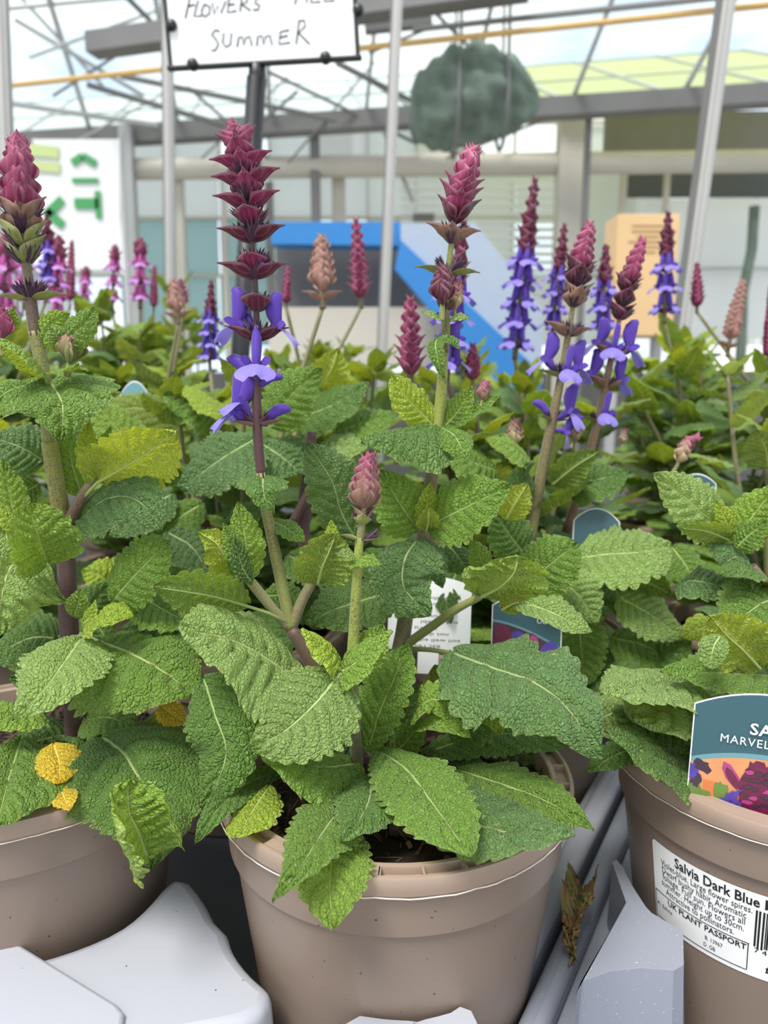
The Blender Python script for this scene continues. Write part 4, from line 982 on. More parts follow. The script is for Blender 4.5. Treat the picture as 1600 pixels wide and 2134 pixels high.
LV(rl, [
 ([(105, 798, .43), (128, 835, .40), (130, 880, .39), (124, 928, .385)], 205, 'F', 'co', 'm', {'cup': -.3, 'sweep': .2}),
 ([(100, 792, .43), (60, 742, .405), (20, 715, .395), (-30, 700, .39)], 66, 'U', 'la', 'g', {'cup': -.8}),
 ([(75, 800, .43), (20, 812, .41), (-40, 860, .40)], 76, 'U', 'ov', 'm', {}),
 ([(128, 735, .425), (150, 700, .415), (178, 672, .41), (198, 640, .408)], 72, 'F', 'bl', 'm', {'cup': -.35}),
 ([(85, 722, .44), (108, 675, .438), (146, 652, .435)], 54, 'F', 'ov', 'g', {}),
 ([(18, 695, .44), (22, 665, .435), (28, 638, .435)], 32, 'F', 'ov', 'g', {}), ([(125, 730, .425), (120, 700, .42), (100, 682, .418)], 34, 'FR', 'ov', 'p', {}),
 ([(135, 772, .42), (150, 770, .405), (165, 758, .40)], 50, 'U', 'co', 'g', {}),
 ([(205, 1003, .428), (250, 978, .415), (300, 948, .405), (366, 903, .40)], 122, 'B', 'bl', 'l', {'pet': [(140, 1112, .438), (165, 1045, .435)]}),
 ([(182, 1005, .43), (180, 940, .428), (184, 878, .428)], 40, 'F', 'la', 'l', {}), ([(195, 1005, .43), (210, 945, .425), (232, 888, .425)], 36, 'FL', 'la', 'g', {}),
 ([(170, 1030, .445), (150, 965, .445), (140, 890, .445)], 66, 'F', 'ov', 'm', {}),
 ([(155, 1092, .44), (220, 1040, .425), (285, 1042, .41), (340, 1108, .40)], 138, 'F', 'ov', 'b', {'cup': -.35}),
 ([(70, 1148, .435), (25, 1180, .415), (5, 1240, .40), (-5, 1325, .395)], 190, 'FR', 'ov', 'p', {'cup': -.25}),
 ([(98, 1172, .425), (82, 1120, .41), (70, 1088, .408), (62, 1048, .41)], 96, 'F', 'bl', 'g', {'cup': .5}),
 ([(235, 1252, .43), (280, 1200, .42), (318, 1160, .415), (356, 1128, .412)], 122, 'F', 'bl', 'm', {}),
 ([(180, 1308, .42), (215, 1275, .41), (245, 1275, .405), (278, 1286, .402)], 58, 'U', 'ov', 'l', {'cup': -.5}),
 ([(155, 1285, .425), (163, 1255, .42), (168, 1225, .42)], 52, 'F', 'ov', 'g', {}), ([(172, 1300, .42), (190, 1280, .415), (200, 1250, .415)], 36, 'FL', 'ov', 'l', {}),
 ([(168, 1332, .415), (135, 1378, .38), (92, 1435, .355), (26, 1502, .338)], 165, 'U', 'ov', 'p', {'cup': -.25}),
 ([(215, 1340, .432), (270, 1360, .412), (335, 1395, .398), (410, 1450, .388)], 180, 'U', 'ov', 'm', {'cup': -.38, 'pet': [(165, 1320, .43)], 'wave': .1}),
 ([(40, 1100, .44), (10, 1075, .43), (-30, 1060, .43)], 44, 'U', 'ov', 'l', {}), ([(35, 1095, .45), (20, 1030, .45), (5, 955, .45)], 62, 'F', 'ov', 'g', {}),
 ([(90, 960, .47), (40, 930, .46), (-20, 910, .46)], 110, 'F', 'ov', 'b', {}), ([(80, 1010, .47), (40, 1030, .465), (-10, 1050, .46)], 80, 'F', 'ov', 'm', {}),
 ([(70, 1480, .42), (25, 1490, .40), (-30, 1515, .39)], 76, 'U', 'ov', 'g', {}),
 ([(45, 1540, .41), (22, 1610, .375), (8, 1660, .348), (-8, 1728, .322)], 92, 'F', 'bl', 'm', {}),
 ([(112, 1555, .41), (90, 1605, .383), (72, 1650, .358), (40, 1705, .336)], 92, 'F', 'ov', 'm', {}),
 ([(112, 1552, .40), (122, 1580, .385), (124, 1605, .375), (120, 1635, .365)], 54, 'F', 'bl', 'y', {}), ([(122, 1635, .372), (133, 1660, .357), (145, 1690, .342)], 34, 'F', 'ov', 'y', {}),
 ([(212, 1535, .42), (262, 1575, .385), (305, 1660, .365), (318, 1730, .348), (314, 1812, .338)], 225, 'U', 'ov', 'd', {'cup': -.3, 'wave': .09}),
 ([(306, 1785, .336), (290, 1735, .328), (270, 1690, .325), (268, 1622, .33)], 185, 'F', 'bl', 'g', {'roll': 2.3, 'rib': True}),
 ([(190, 1545, .43), (170, 1560, .415), (145, 1590, .41)], 90, 'U', 'ov', 'd', {}), ([(180, 1500, .44), (230, 1495, .43), (285, 1520, .42)], 70, 'U', 'ov', 'm', {}),
 ([(270, 1535, .43), (330, 1515, .425), (385, 1490, .42)], 70, 'U', 'ov', 'o', {}), ([(335, 1470, .42), (360, 1490, .415), (385, 1510, .41)], 46, 'F', 'ov', 'y', {}),
 ([(290, 1240, .445), (350, 1275, .435), (410, 1300, .43)], 80, 'U', 'ov', 'm', {}), ([(250, 1320, .445), (330, 1305, .435), (430, 1315, .43)], 90, 'U', 'ov', 'd', {}),
 ([(150, 1400, .45), (90, 1400, .44), (20, 1420, .43)], 110, 'U', 'ov', 'd', {}), ([(120, 1330, .45), (60, 1330, .445), (-20, 1370, .44)], 120, 'U', 'ov', 'd', {}),
 ([(150, 1530, .44), (90, 1540, .43), (20, 1560, .42)], 80, 'U', 'ov', 'd', {}), ([(370, 1570, .40), (385, 1610, .39), (380, 1660, .385)], 70, 'F', 'ov', 'd', {}),
])
rl['label'] = 'left potted salvia with fat magenta bud spike and two yellow leaves'; rl['category'] = 'potted plant'

# ---- right plant, mostly out of the picture
rr_ = roots['right']
stem(rr_, [(1640, 1560, .44), (1625, 1400, .44), (1610, 1250, .44), (1606, 1120, .44), (1622, 980, .44), (1648, 840, .44), (1660, 740, .44)], [18, 18, 16, 14, 12, 11, 10], (.24, .25, .07))
s = Spike(rr_, [(1660, 745, .44), (1664, 640, .44), (1668, 540, .44), (1670, 470, .44)], [9, 7, 4, 1], seed=31, stemc=(.2, .2, .07))
s.dense(476, 620, 11, 24, 56, 0, 1, 'pk', 'mg', .3); s.whorl(650, .2, 54, 2, 'wn', 3); s.whorl(700, F_, 54, 2, 'gw', 3); s.finish()
stem(rr_, [(1612, 1240, .44), (1590, 1210, .438), (1568, 1180, .436)], [12, 11, 9], (.25, .18, .10))
LV(rr_, [
 ([(1430, 1420, .42), (1370, 1428, .40), (1310, 1434, .385), (1250, 1447, .375)], 122, 'H', 'ov', 'p', {'cup': -.2}),
 ([(1560, 1420, .445), (1480, 1450, .425), (1400, 1475, .408), (1318, 1508, .395)], 150, 'H', 'bl', 'p', {'cup': -.25}),
 ([(1660, 1410, .43), (1560, 1405, .41), (1470, 1400, .40), (1375, 1400, .395)], 100, 'U', 'ov', 'm', {}),
 ([(1582, 1392, .41), (1545, 1352, .40), (1515, 1325, .395), (1480, 1285, .392)], 135, 'BL', 'bl', 'l', {'cup': -.2, 'wave': .12}),
 ([(1500, 1325, .385), (1486, 1350, .378), (1478, 1395, .375)], 50, 'F', 'bl', 'p', {}),
 ([(1480, 1640, .41), (1420, 1606, .392), (1345, 1568, .38), (1262, 1525, .372)], 110, 'U', 'la', 'd', {'cup': -.2}),
 ([(1350, 1550, .42), (1300, 1565, .405), (1260, 1585, .395), (1220, 1610, .388)], 48, 'U', 'ov', 'd', {}),
 ([(1310, 1475, .44), (1265, 1490, .43), (1215, 1515, .425)], 100, 'U', 'ov', 'p', {}),
 ([(1420, 1500, .43), (1340, 1510, .42), (1275, 1490, .41)], 90, 'U', 'ov', 'd', {}),
 ([(1512, 1110, .46), (1470, 1075, .45), (1420, 1030, .445), (1360, 985, .44)], 118, 'F', 'ov', 'p', {}),
 ([(1530, 1125, .45), (1515, 1090, .445), (1490, 1040, .445)], 44, 'F', 'ov', 'l', {}), ([(1520, 1125, .45), (1470, 1105, .44), (1410, 1098, .435)], 48, 'B', 'ov', 'g', {}),
 ([(1540, 1130, .45), (1565, 1080, .445), (1620, 1010, .44)], 80, 'F', 'ov', 'g', {}), ([(1535, 1140, .44), (1560, 1115, .435), (1600, 1085, .43)], 50, 'FL', 'ov', 'm', {}),
 ([(1600, 1230, .44), (1570, 1190, .43), (1530, 1190, .42), (1500, 1200, .415)], 56, 'U', 'ov', 'd', {}),
 ([(1580, 1210, .445), (1540, 1160, .44), (1500, 1180, .43)], 90, 'U', 'ov', 'b', {'cup': -.4}),
 ([(1640, 1240, .43), (1590, 1255, .42), (1540, 1290, .41), (1520, 1310, .405)], 110, 'U', 'ov', 'm', {}),
 ([(1420, 1215, .47), (1450, 1210, .46), (1530, 1225, .455)], 70, 'U', 'ov', 'b', {}),
 ([(1620, 1500, .44), (1540, 1500, .43), (1460, 1520, .42)], 120, 'U', 'ov', 'd', {}), ([(1620, 1300, .45), (1680, 1290, .42), (1750, 1340, .40)], 130, 'U', 'ov', 'm', {}),
 ([(1660, 1480, .44), (1730, 1500, .41), (1800, 1580, .39)], 130, 'U', 'ov', 'm', {}), ([(1500, 1560, .43), (1460, 1570, .42), (1400, 1600, .41)], 70, 'U', 'ov', 'd', {}),
])
rr_['label'] = 'right potted salvia cut by the picture edge, white sticker on its pot'; rr_['category'] = 'potted plant'
# ================================================================== THE PLANTS BEHIND
def templ_leaf(k):
    rs = np.random.RandomState(k + 50); sag = (.05, .25, .5, .75, .35, -.1)[k % 6]
    x = np.linspace(0, 1, 5); pts = np.stack([x * (1 - .12 * sag), .06 * np.sin(x * 3 + k), .12 * x - sag * x ** 2 * .6], 1)
    C, L = spline(pts * .075, 45); sh = ('ov', 'bl', 'la', 'ov', 'co', 'ov')[k % 6]
    V, uv, met, N = leaf_geo(C, L, .075 * (.60, .62, .46, .66, .70, .52)[k % 6], (0, 0, 1), sh, fold=.1, cup=(-.2, -.4, -.15, -.5, -.25, .15)[k % 6], wave=.10, teeth=11, nu=44, nv=12, seed=k)
    me = leaf_mesh_from('leaf', V / .075, uv, met); me.materials.append(M['leaf']); return me
TL = [templ_leaf(k) for k in range(6)]
def tleaf(root, p, d, size, rs, c, rollv=0.0):
    """a shared leaf blade at p that points along d"""
    x = nrm(d); z = nrm(np.array([0, 0, 1.0]) - x * x[2] + rs.randn(3) * .12); z = nrm(z - x * (x @ z)); y = np.cross(z, x)
    A = np.eye(4); A[:3, 0] = x * size; A[:3, 1] = y * size; A[:3, 2] = z * size; A[:3, 3] = p
    cc = np.array(LC[c]) * (.8 + .4 * rs.rand())
    link('leaf', TL[rs.randint(6)], None, root, cc, mw=Matrix(A.tolist()))
def simple_pot(root, x, y): pot(root, (x, y), 0, False, 1)
def crown(root, x, y, rs, n, size, z0=.165):
    for i in range(n):
        a = i * 2.4 + rs.rand() * .5; el = rs.rand() * .55 - .05
        d = np.array([math.cos(a) * math.cos(el), math.sin(a) * math.cos(el), math.sin(el)])
        tleaf(root, np.array([x, y, z0 + .02 * rs.rand()]) + d * .018, d, size * (.8 + .5 * rs.rand()), rs, 'mdgbm'[rs.randint(5)])
def leafy_stem(root, pts3, r, rs, size, step=.036, z_from=.19, z_to=9, colr=(.18, .17, .07), young=.3, draw=True):
    C, L = spline(pts3, 28)
    if draw: mb = MB(); mb.tube(C, np.linspace(r, r * .6, 28), 6); build('stem', mb, M['stem'], root, color=colr)
    s = np.linspace(0, L, 28); az = rs.rand() * 3; pos = .03
    while pos < L:
        i = int(np.searchsorted(s, pos)); i = min(i, 27); c = C[i]
        if z_from < c[2] < z_to:
            f = (c[2] - z_from) / max(.02, min(z_to, C[-1][2]) - z_from); sz = size * (1.12 - .5 * f) * (.85 + .3 * rs.rand())
            for q in (0, math.pi):
                el = .15 + .5 * f + .35 * (rs.rand() - .5); a = az + q; d = np.array([math.cos(a) * math.cos(el), math.sin(a) * math.cos(el), math.sin(el)])
                tleaf(root, c + d * (.004 + .012 * (1 - f)), d, sz, rs, 'l' if f > .8 and rs.rand() < young else 'mgmdpb'[rs.randint(6)])
        az += math.pi / 2 + .2 * (rs.rand() - .5); pos += step * (.8 + .4 * rs.rand())
def bg_spike(root, tip, base, Y, kind, wpx, seed, joined=True):
    (tx, ty), (bx, by) = tip, base; h = by - ty
    s = Spike(root, [(bx, by + 4, Y), (bx + (tx - bx) * .35, by - h * .4, Y), (bx + (tx - bx) * .75, by - h * .78, Y), (tx, ty, Y)], [wpx * .11, wpx * .1, wpx * .06, 1], joined, seed, (.16, .13, .06))
    w = wpx * .74; rs = random.Random(seed)
    if kind == 'mag': s.dense(ty + 4, by - h * .10, max(8, int(h / w * 3.8)), w * .45, w * .95, 0, 1, 'pk', 'mg', rs.random())
    elif kind == 'green': s.dense(ty + 4, by - h * .22, max(9, int(h / w * 4.2)), w * .45, w, 0, 0, 'pk', 'pg', rs.random()); s.whorl(by - h * .1, 0, w * .8, 2, 'gr')
    elif kind in ('vio', 'pink'):
        fl = VIO if kind == 'vio' else (.62, .12, .42); f0 = .42 if kind == 'vio' else .25
        s.dense(ty + 4, ty + h * f0, max(6, int(h * f0 / w * 3.2)), w * .4, w * .85, 0, 1, 'mg' if kind == 'vio' else 'pk', 'wn' if kind == 'vio' else 'pk', rs.random())
        n = max(3, int(h * (1 - f0) / (w * .95)))
        for i in range(n):
            y = ty + h * (f0 + (1 - f0) * (i + .6) / n); s.whorl(y, i * 1.5, w * .6, 2, 'wn', 2)
            for q in range(4): s.floret(y, i * .9 + q * 1.57 + rs.random() * .5, wpx * (.78 if kind == 'vio' else .62), np.array(fl) * (.85 + .4 * rs.random()), tilt=.2)
    s.finish(); return P(bx, by, Y)
def bg_plant(x, y, label, spikes=(), seed=0, h=.36, nst=4, size=.075, ncrown=9, group=None, base_z=0.0, low=False):
    rs = np.random.RandomState(seed + 300); root = empty('potted_salvia', (x, y, 0))
    simple_pot(root, x, y); crown(root, x, y, rs, ncrown, size * 1.15)
    for sp in spikes:
        tip, base, Y, kind, wpx = sp[:5]; top = bg_spike(root, tip, base, Y, kind, wpx, seed * 17 + int(tip[0]), joined=(sp[5] if len(sp) > 5 else True))
        c0 = np.array([x + rs.randn() * .01, y + rs.randn() * .01, .155]); mid = c0 * .45 + top * .55; mid[:2] = c0[:2] * .5 + top[:2] * .5
        leafy_stem(root, [c0, mid, top], .0033, rs, size, z_to=min(h, top[2] - .045))
    for i in range(nst):
        a = i * 6.283 / nst + rs.rand(); sp_ = .035 + .05 * rs.rand(); hh = h * (.82 + .25 * rs.rand())
        top = np.array([x + math.cos(a) * sp_, y + math.sin(a) * sp_, hh]); c0 = np.array([x, y, .155])
        leafy_stem(root, [c0, (c0 + top) / 2 + np.array([math.cos(a), math.sin(a), 0]) * .012, top], .003, rs, size, step=.034)
        for q in range(3): 
            a2 = rs.rand() * 6.283; tleaf(root, top, np.array([math.cos(a2), math.sin(a2), 1.0]), size * .45, rs, 'l' if rs.rand() < .5 else 'g')
    tag(root, label, 'potted plant', group); return root
# second row
pB = bg_plant(-.135, .655, 'second row salvia between the left and centre plants, short green pink spike', [((670, 508), (672, 640), .70, 'green', 66), ((742, 465), (752, 640), .80, 'mag', 50), ((440, 590), (437, 760), .80, 'vio', 34)], 1, h=.36, ncrown=16)
pA = bg_plant(-.375, .665, 'second row salvia behind the left plant without any open spike', [], 2, h=.34, ncrown=16)
pC = bg_plant(.115, .650, 'second row salvia right of centre with two leaning magenta spikes above violet flowers',
              [((965, 470), (930, 790), .60, 'vio', 62), ((855, 632), (855, 800), .62, 'mag', 66), ((985, 725), (985, 800), .62, 'mag', 44)], 3, h=.345, ncrown=16)
pD = bg_plant(.36, .66, 'second row salvia behind the right pot with no open flowers', [], 4, h=.37, ncrown=16)
# the two large leaning spikes of the second row, in full detail
s = Spike(pC, [(1102, 1130, .57), (1118, 1040, .57), (1142, 920, .57), (1168, 790, .57), (1190, 660, .57), (1208, 560, .57), (1226, 478, .57)], [13, 12, 11, 9, 7, 4, 1], seed=21, stemc=(.24, .22, .08))
s.dense(482, 570, 10, 22, 46, 0, 0, 'pk', 'mg', .3); s.whorl(582, .2, 50, 1, 'wn', 2); s.whorl(600, F_, 50, 1, 'wn', 2); s.whorl(632, .3, 48, 1, 'gw', 3); s.whorl(642, F_, 44, 1, 'gw', 3); s.whorl(702, .2, 48, 2, 'gw', 4); s.whorl(786, .1, 46, 3, 'gr', 4); s.whorl(876, .2, 34, 3, 'gr', 2)
s.floret(780, 3.0, 74, rise=4); s.floret(782, .1, 70, rise=3); s.floret(784, -1.4, 60); s.floret(872, -.6, 72); s.floret(890, -.3, 56, tilt=-.6); s.bud(866, 2.9, 40); s.finish()
s = Spike(pC, [(1180, 1110, .60), (1210, 1010, .60), (1240, 900, .60), (1262, 800, .60), (1285, 690, .60), (1308, 590, .60), (1334, 512, .60)], [11, 10, 9, 8, 6, 4, 1], seed=22, stemc=(.20, .13, .07))
s.dense(516, 600, 10, 20, 42, 0, 0, 'pk', 'mg', .6); s.whorl(612, .2, 42, 1, 'wn', 2); s.whorl(640, F_, 40, 1, 'wn', 2); s.whorl(668, .3, 42, 1, 'wn', 3); s.whorl(745, .2, 44, 2, 'gw', 4); s.whorl(808, .1, 40, 2, 'gw', 3); s.whorl(880, .2, 36, 3, 'gr', 2)
s.floret(742, 3.1, 66, rise=4); s.floret(744, 0, 74, rise=3); s.floret(742, -1.8, 60); s.floret(806, 3.0, 66, rise=3); s.floret(806, .2, 62, rise=2); s.floret(872, -1.4, 54); s.bud(876, .4, 36); s.finish()
for px, py, w, h_ in ((1070, 912, 40, 48), (1198, 905, 30, 50), (1298, 915, 22, 26)): small_bud(pC, px, py, .58, w, h_, (3, 0), 'wn', 'pg', px)
small_bud(pD, 1420, 945, .60, 38, 60, (22, 0), 'pk', 'pg', 77)
LV(pB, [
 ([(532, 915, .55), (470, 950, .535), (420, 985, .53), (372, 1020, .53)], 150, 'U', 'ov', 'b', {'nu': 60}), ([(545, 925, .56), (585, 950, .55), (632, 990, .545)], 120, 'U', 'ov', 'b', {'nu': 60}),
 ([(450, 865, .64), (395, 835, .63), (338, 812, .63)], 96, 'U', 'ov', 'm', {'nu': 50}), ([(395, 900, .66), (285, 850, .65), (180, 885, .65)], 76, 'F', 'ov', 'o', {'nu': 50}),
 ([(565, 885, .56), (610, 820, .55), (672, 768, .55)], 116, 'F', 'ov', 'm', {'nu': 60}), ([(665, 810, .62), (690, 770, .61), (705, 725, .61)], 80, 'B', 'ov', 'l', {'nu': 50}),
 ([(625, 870, .60), (690, 845, .59), (770, 800, .59)], 96, 'U', 'ov', 'd', {'nu': 50}), ([(700, 900, .60), (760, 880, .59), (830, 865, .59)], 80, 'U', 'ov', 'm', {'nu': 50}),
 ([(360, 1030, .56), (300, 1060, .55), (230, 1120, .54)], 110, 'U', 'ov', 'b', {'nu': 50}), ([(350, 1110, .54), (400, 1140, .53), (440, 1200, .52)], 96, 'U', 'ov', 'b', {'nu': 50}),
 ([(650, 950, .58), (700, 930, .57), (770, 935, .56)], 80, 'U', 'ov', 'p', {'nu': 50}), ([(300, 960, .58), (250, 900, .57), (190, 830, .57)], 90, 'F', 'ov', 'g', {'nu': 50})])
stem(pB, [(640, 1180, .56), (632, 1080, .56), (640, 990, .56), (650, 900, .56)], [13, 13, 12, 10], (.10, .05, .05)); stem(pB, [(612, 1085, .55), (645, 1020, .55), (665, 985, .55)], [9, 8, 7], (.10, .06, .05)); stem(pB, [(430, 1100, .57), (415, 1050, .57), (400, 980, .57)], [11, 10, 9], (.12, .09, .06))
LV(pC, [
 ([(1088, 1218, .485), (1130, 1190, .475), (1165, 1160, .47), (1205, 1132, .47)], 112, 'F', 'bl', 'm', {}), ([(1192, 1166, .53), (1260, 1155, .515), (1330, 1150, .51), (1398, 1138, .51)], 116, 'U', 'bl', 'p', {}),
 ([(1165, 1212, .50), (1200, 1235, .49), (1245, 1298, .485)], 116, 'F', 'ov', 'p', {}), ([(1200, 1260, .52), (1210, 1340, .51), (1218, 1430, .505)], 105, 'F', 'bl', 'm', {}),
 ([(1092, 1155, .50), (1055, 1105, .495), (1028, 1062, .495)], 104, 'F', 'ov', 'd', {}), ([(1055, 1080, .47), (1075, 1045, .465), (1100, 1006, .465)], 72, 'B', 'ov', 'l', {}),
 ([(1100, 1060, .56), (1080, 1000, .55), (1110, 960, .55)], 80, 'U', 'ov', 'b', {'nu': 50}), ([(1150, 1010, .57), (1200, 970, .56), (1250, 940, .56)], 70, 'B', 'ov', 'm', {'nu': 50}),
 ([(1190, 1020, .58), (1240, 1000, .57), (1310, 985, .57)], 80, 'U', 'ov', 'd', {'nu': 50}), ([(1030, 980, .58), (980, 960, .57), (920, 930, .57)], 90, 'U', 'ov', 'm', {'nu': 50}),
 ([(1100, 960, .56), (1060, 930, .55), (1010, 915, .55)], 60, 'U', 'ov', 'g', {'nu': 50}), ([(1290, 1245, .52), (1355, 1280, .51), (1425, 1330, .505)], 100, 'U', 'ov', 'p', {'nu': 50}),
 ([(1275, 1330, .53), (1345, 1345, .52), (1410, 1385, .515)], 90, 'U', 'ov', 'm', {'nu': 50}), ([(1300, 1220, .53), (1350, 1215, .52), (1400, 1240, .515)], 70, 'B', 'ov', 'd', {'nu': 50}), ([(1500, 1330, .50), (1460, 1310, .50), (1420, 1330, .50)], 60, 'F', 'ov', 'l', {'nu': 50})])
LV(pC, [
 ([(1240, 1420, .52), (1290, 1400, .50), (1350, 1410, .49)], 80, 'U', 'ov', 'd', {'nu': 50}), ([(1330, 1400, .52), (1400, 1360, .51), (1440, 1330, .51)], 80, 'U', 'ov', 'd', {'nu': 50}), ([(1150, 1300, .53), (1120, 1250, .53), (1080, 1220, .53)], 80, 'F', 'ov', 'd', {'nu': 50}),
 ([(1240, 1190, .55), (1290, 1240, .54), (1300, 1300, .53)], 90, 'U', 'ov', 'd', {'nu': 50}), ([(960, 1180, .52), (930, 1240, .51), (940, 1300, .50)], 60, 'F', 'ov', 'd', {'nu': 50}), ([(1400, 1140, .56), (1430, 1180, .55), (1460, 1240, .54)], 80, 'U', 'ov', 'm', {'nu': 50}),
 ([(1260, 1350, .54), (1230, 1390, .53), (1240, 1450, .52)], 90, 'F', 'ov', 'd', {'nu': 50})])
LV(pB, [
 ([(440, 1330, .55), (380, 1310, .54), (300, 1330, .53)], 80, 'U', 'ov', 'd', {'nu': 50}), ([(250, 1230, .56), (210, 1200, .55), (170, 1190, .55)], 80, 'F', 'ov', 'l', {'nu': 50}), ([(470, 1120, .55), (500, 1080, .55), (560, 1060, .55)], 70, 'U', 'ov', 'd', {'nu': 50}),
 ([(600, 1160, .55), (680, 1180, .54), (740, 1230, .53)], 90, 'U', 'ov', 'd', {'nu': 50}), ([(500, 1290, .54), (560, 1330, .53), (600, 1390, .52)], 90, 'U', 'ov', 'd', {'nu': 50}), ([(420, 1050, .56), (360, 1090, .55), (300, 1160, .54)], 90, 'U', 'ov', 'm', {'nu': 50}),
 ([(220, 1330, .54), (190, 1270, .54), (230, 1210, .54)], 90, 'F', 'ov', 'd', {'nu': 50}), ([(760, 1150, .56), (800, 1200, .55), (820, 1280, .54)], 80, 'F', 'ov', 'd', {'nu': 50})])
# third row and beyond
rows = [
 (-.29, .90, 'third row salvia left of the black pole with pale bud spikes', [((362, 592), (372, 672), .90, 'green', 46), ((376, 585), (384, 640), .95, 'mag', 26)], .39),
 (-.53, .92, 'third row leafy salvia at the far left with violet and pink spikes', [((97, 455), (105, 600), 1.0, 'vio', 40), ((123, 500), (118, 680), 1.0, 'pink', 46), ((14, 500), (10, 670), 1.0, 'pink', 56)], .41),
 (-.05, .90, 'third row salvia behind the centre plant with a small bud spike', [((600, 560), (596, 640), .85, 'mag', 28)], .385),
 (.20, .89, 'third row salvia with the tallest dark spike over violet flowers', [((1114, 382), (1072, 745), .86, 'vio', 56), ((1176, 472), (1150, 700), .92, 'vio', 40)], .37),
 (.43, .92, 'third row salvia beside the leaning upright with a violet flowering spike', [((1392, 450), (1384, 670), .95, 'vio', 46), ((1262, 520), (1256, 700), .92, 'vio', 46)], .42),
 (.60, .88, 'third row leafy salvia at the far right with small pink spikes', [((1546, 594), (1515, 740), .90, 'green', 42), ((1452, 555), (1452, 650), 1.0, 'mag', 34), ((1605, 600), (1600, 760), .9, 'mag', 30)], .40),
 (-.68, 1.20, 'fourth row salvia at the far left with pink flowers', [((52, 520), (50, 640), 1.2, 'pink', 46), ((150, 505), (146, 640), 1.2, 'mag', 26)], .47),
 (-.40, 1.22, 'fourth row pink flowering salvia behind the banner', [((240, 515), (234, 640), 1.3, 'pink', 34), ((292, 505), (292, 640), 1.25, 'pink', 44), ((322, 556), (320, 650), 1.25, 'mag', 22)], .47),
 (-.12, 1.20, 'fourth row leafy salvia left of the middle upright', [], .40), (.16, 1.22, 'fourth row leafy salvia right of the middle upright', [], .38), (.46, 1.22, 'fourth row leafy salvia below the cardboard box', [], .43), (.76, 1.20, 'fourth row leafy salvia at the far right', [], .40),
 (-.80, 1.60, 'fifth row leafy salvia at the far left', [((180, 560), (176, 640), 1.5, 'pink', 28)], .54), (-.45, 1.62, 'fifth row leafy salvia behind the pink flowers', [], .54), (-.10, 1.60, 'fifth row leafy salvia behind the black pole', [], .42), (.25, 1.62, 'fifth row leafy salvia in front of the conveyor', [], .38), (.62, 1.60, 'fifth row leafy salvia beside the leaning upright', [], .42), (.98, 1.62, 'fifth row leafy salvia at the far right edge', [], .42)]
for k, (x, y, lab, sp, h) in enumerate(rows):
    far = y > 1.1
    bg_plant(x, y, lab, sp, 30 + k, h=h, nst=4 if not far else 5, size=.08 if not far else .10, ncrown=7 if not far else 5)

# ================================================================== PLANT LABELS
def plant_label(name, origin, ex_, up_, w, h, label, front, arch=.012, back=False):
    """a plastic tag: origin = lower left corner, front(put) prints on it"""
    ex_ = nrm(ex_); up_ = nrm(np.asarray(up_) - ex_ * (np.asarray(up_) @ ex_)); nn = np.cross(ex_, up_)     # towards the viewer
    root = empty(name, origin + ex_ * w / 2)
    def outline(m=0.0, n=14): 
        xs_ = np.linspace(m, w - m, n); return [(m, 0.0), (w - m, 0.0)] + [(x, h - m - arch * ((x - w / 2) / (w / 2)) ** 2) for x in xs_[::-1]]
    def W3(pts, off): return [origin + ex_ * x + up_ * y + nn * off for x, y in pts]
    o = outline(); k = len(o); mb = MB(); mb.add(W3(o, 0) + W3(o, -.0005), [tuple(range(k)), tuple(range(2 * k - 1, k - 1, -1))] + [(i, i + k, (i + 1) % k + k, (i + 1) % k) for i in range(k)])
    build('tag', mb, M['paper'], root, smooth=False)
    mb = MB(); tw = w * .25; mb.box(origin + ex_ * w / 2 - up_ * .008 - nn * .00025, (tw, .016, .0005), np.stack([ex_, up_, nn], 1)); build('spike', mb, M['paper'], root, smooth=False)
    lay = [0.00012]
    def poly(pts, mat, nm='print'):
        lay[0] += .00004; m = MB(); m.add(W3(pts, lay[0]), [tuple(range(len(pts)))]); build(nm, m, mat, root, smooth=False)
    def text(body, x, y, wd, mat, hgt=None, bold=False, flip=False, spacing=1.0):
        V, Fc = text_geo(body, 1.0, bold, spacing=spacing); V[:, 0] -= V[:, 0].min(); V *= wd / V[:, 0].max()
        if hgt: V[:, 1] *= hgt / V[:, 1].max()
        if flip: V[:, :2] = np.array([wd, 0]) - V[:, :2]
        lay[0] += .00004; m = MB(); m.add(W3([(x + a, y + b) for a, b, _ in V], lay[0]), Fc); build('lettering', m, mat, root, smooth=False)
    def wrap(f, n=18): return [f(i / n) for i in range(n + 1)]
    front(poly, text, outline, w, h, arch); tag(root, label, 'plant label'); return root
M['pic_orange'] = plain('print_orange', srgb(190, 129, 84), .35, var=.28, scale=55); M['pic_terra'] = plain('print_terracotta', srgb(185, 103, 53), .35, var=.2, scale=60)
M['pic_green'] = plain('print_green', srgb(89, 113, 49), .35, var=.4, scale=90); M['pic_violet'] = plain('print_violet', srgb(72, 53, 141), .35, var=.35, scale=260)
M['pic_wine'] = plain('print_wine', srgb(96, 24, 56), .35, var=.45, scale=260); M['pic_dark'] = plain('print_dark', srgb(60, 38, 53), .35, var=.5, scale=90); M['pic_pink'] = plain('print_pink', srgb(151, 56, 110), .35, var=.3, scale=200)
def blob(cx, cy, rx, ry, n=18, wob=.15, seed=0, rot=0):
    rs = random.Random(seed); out = []
    for i in range(n):
        a = i / n * 6.283; r = 1 + wob * (rs.random() - .5) * 2; x, y = rx * r * math.cos(a), ry * r * math.sin(a); out.append((cx + x * math.cos(rot) - y * math.sin(rot), cy + x * math.sin(rot) + y * math.cos(rot)))
    return out
def clip(pts, w): return [(min(max(x, .0004), w - .0004), max(y, .0002)) for x, y in pts]
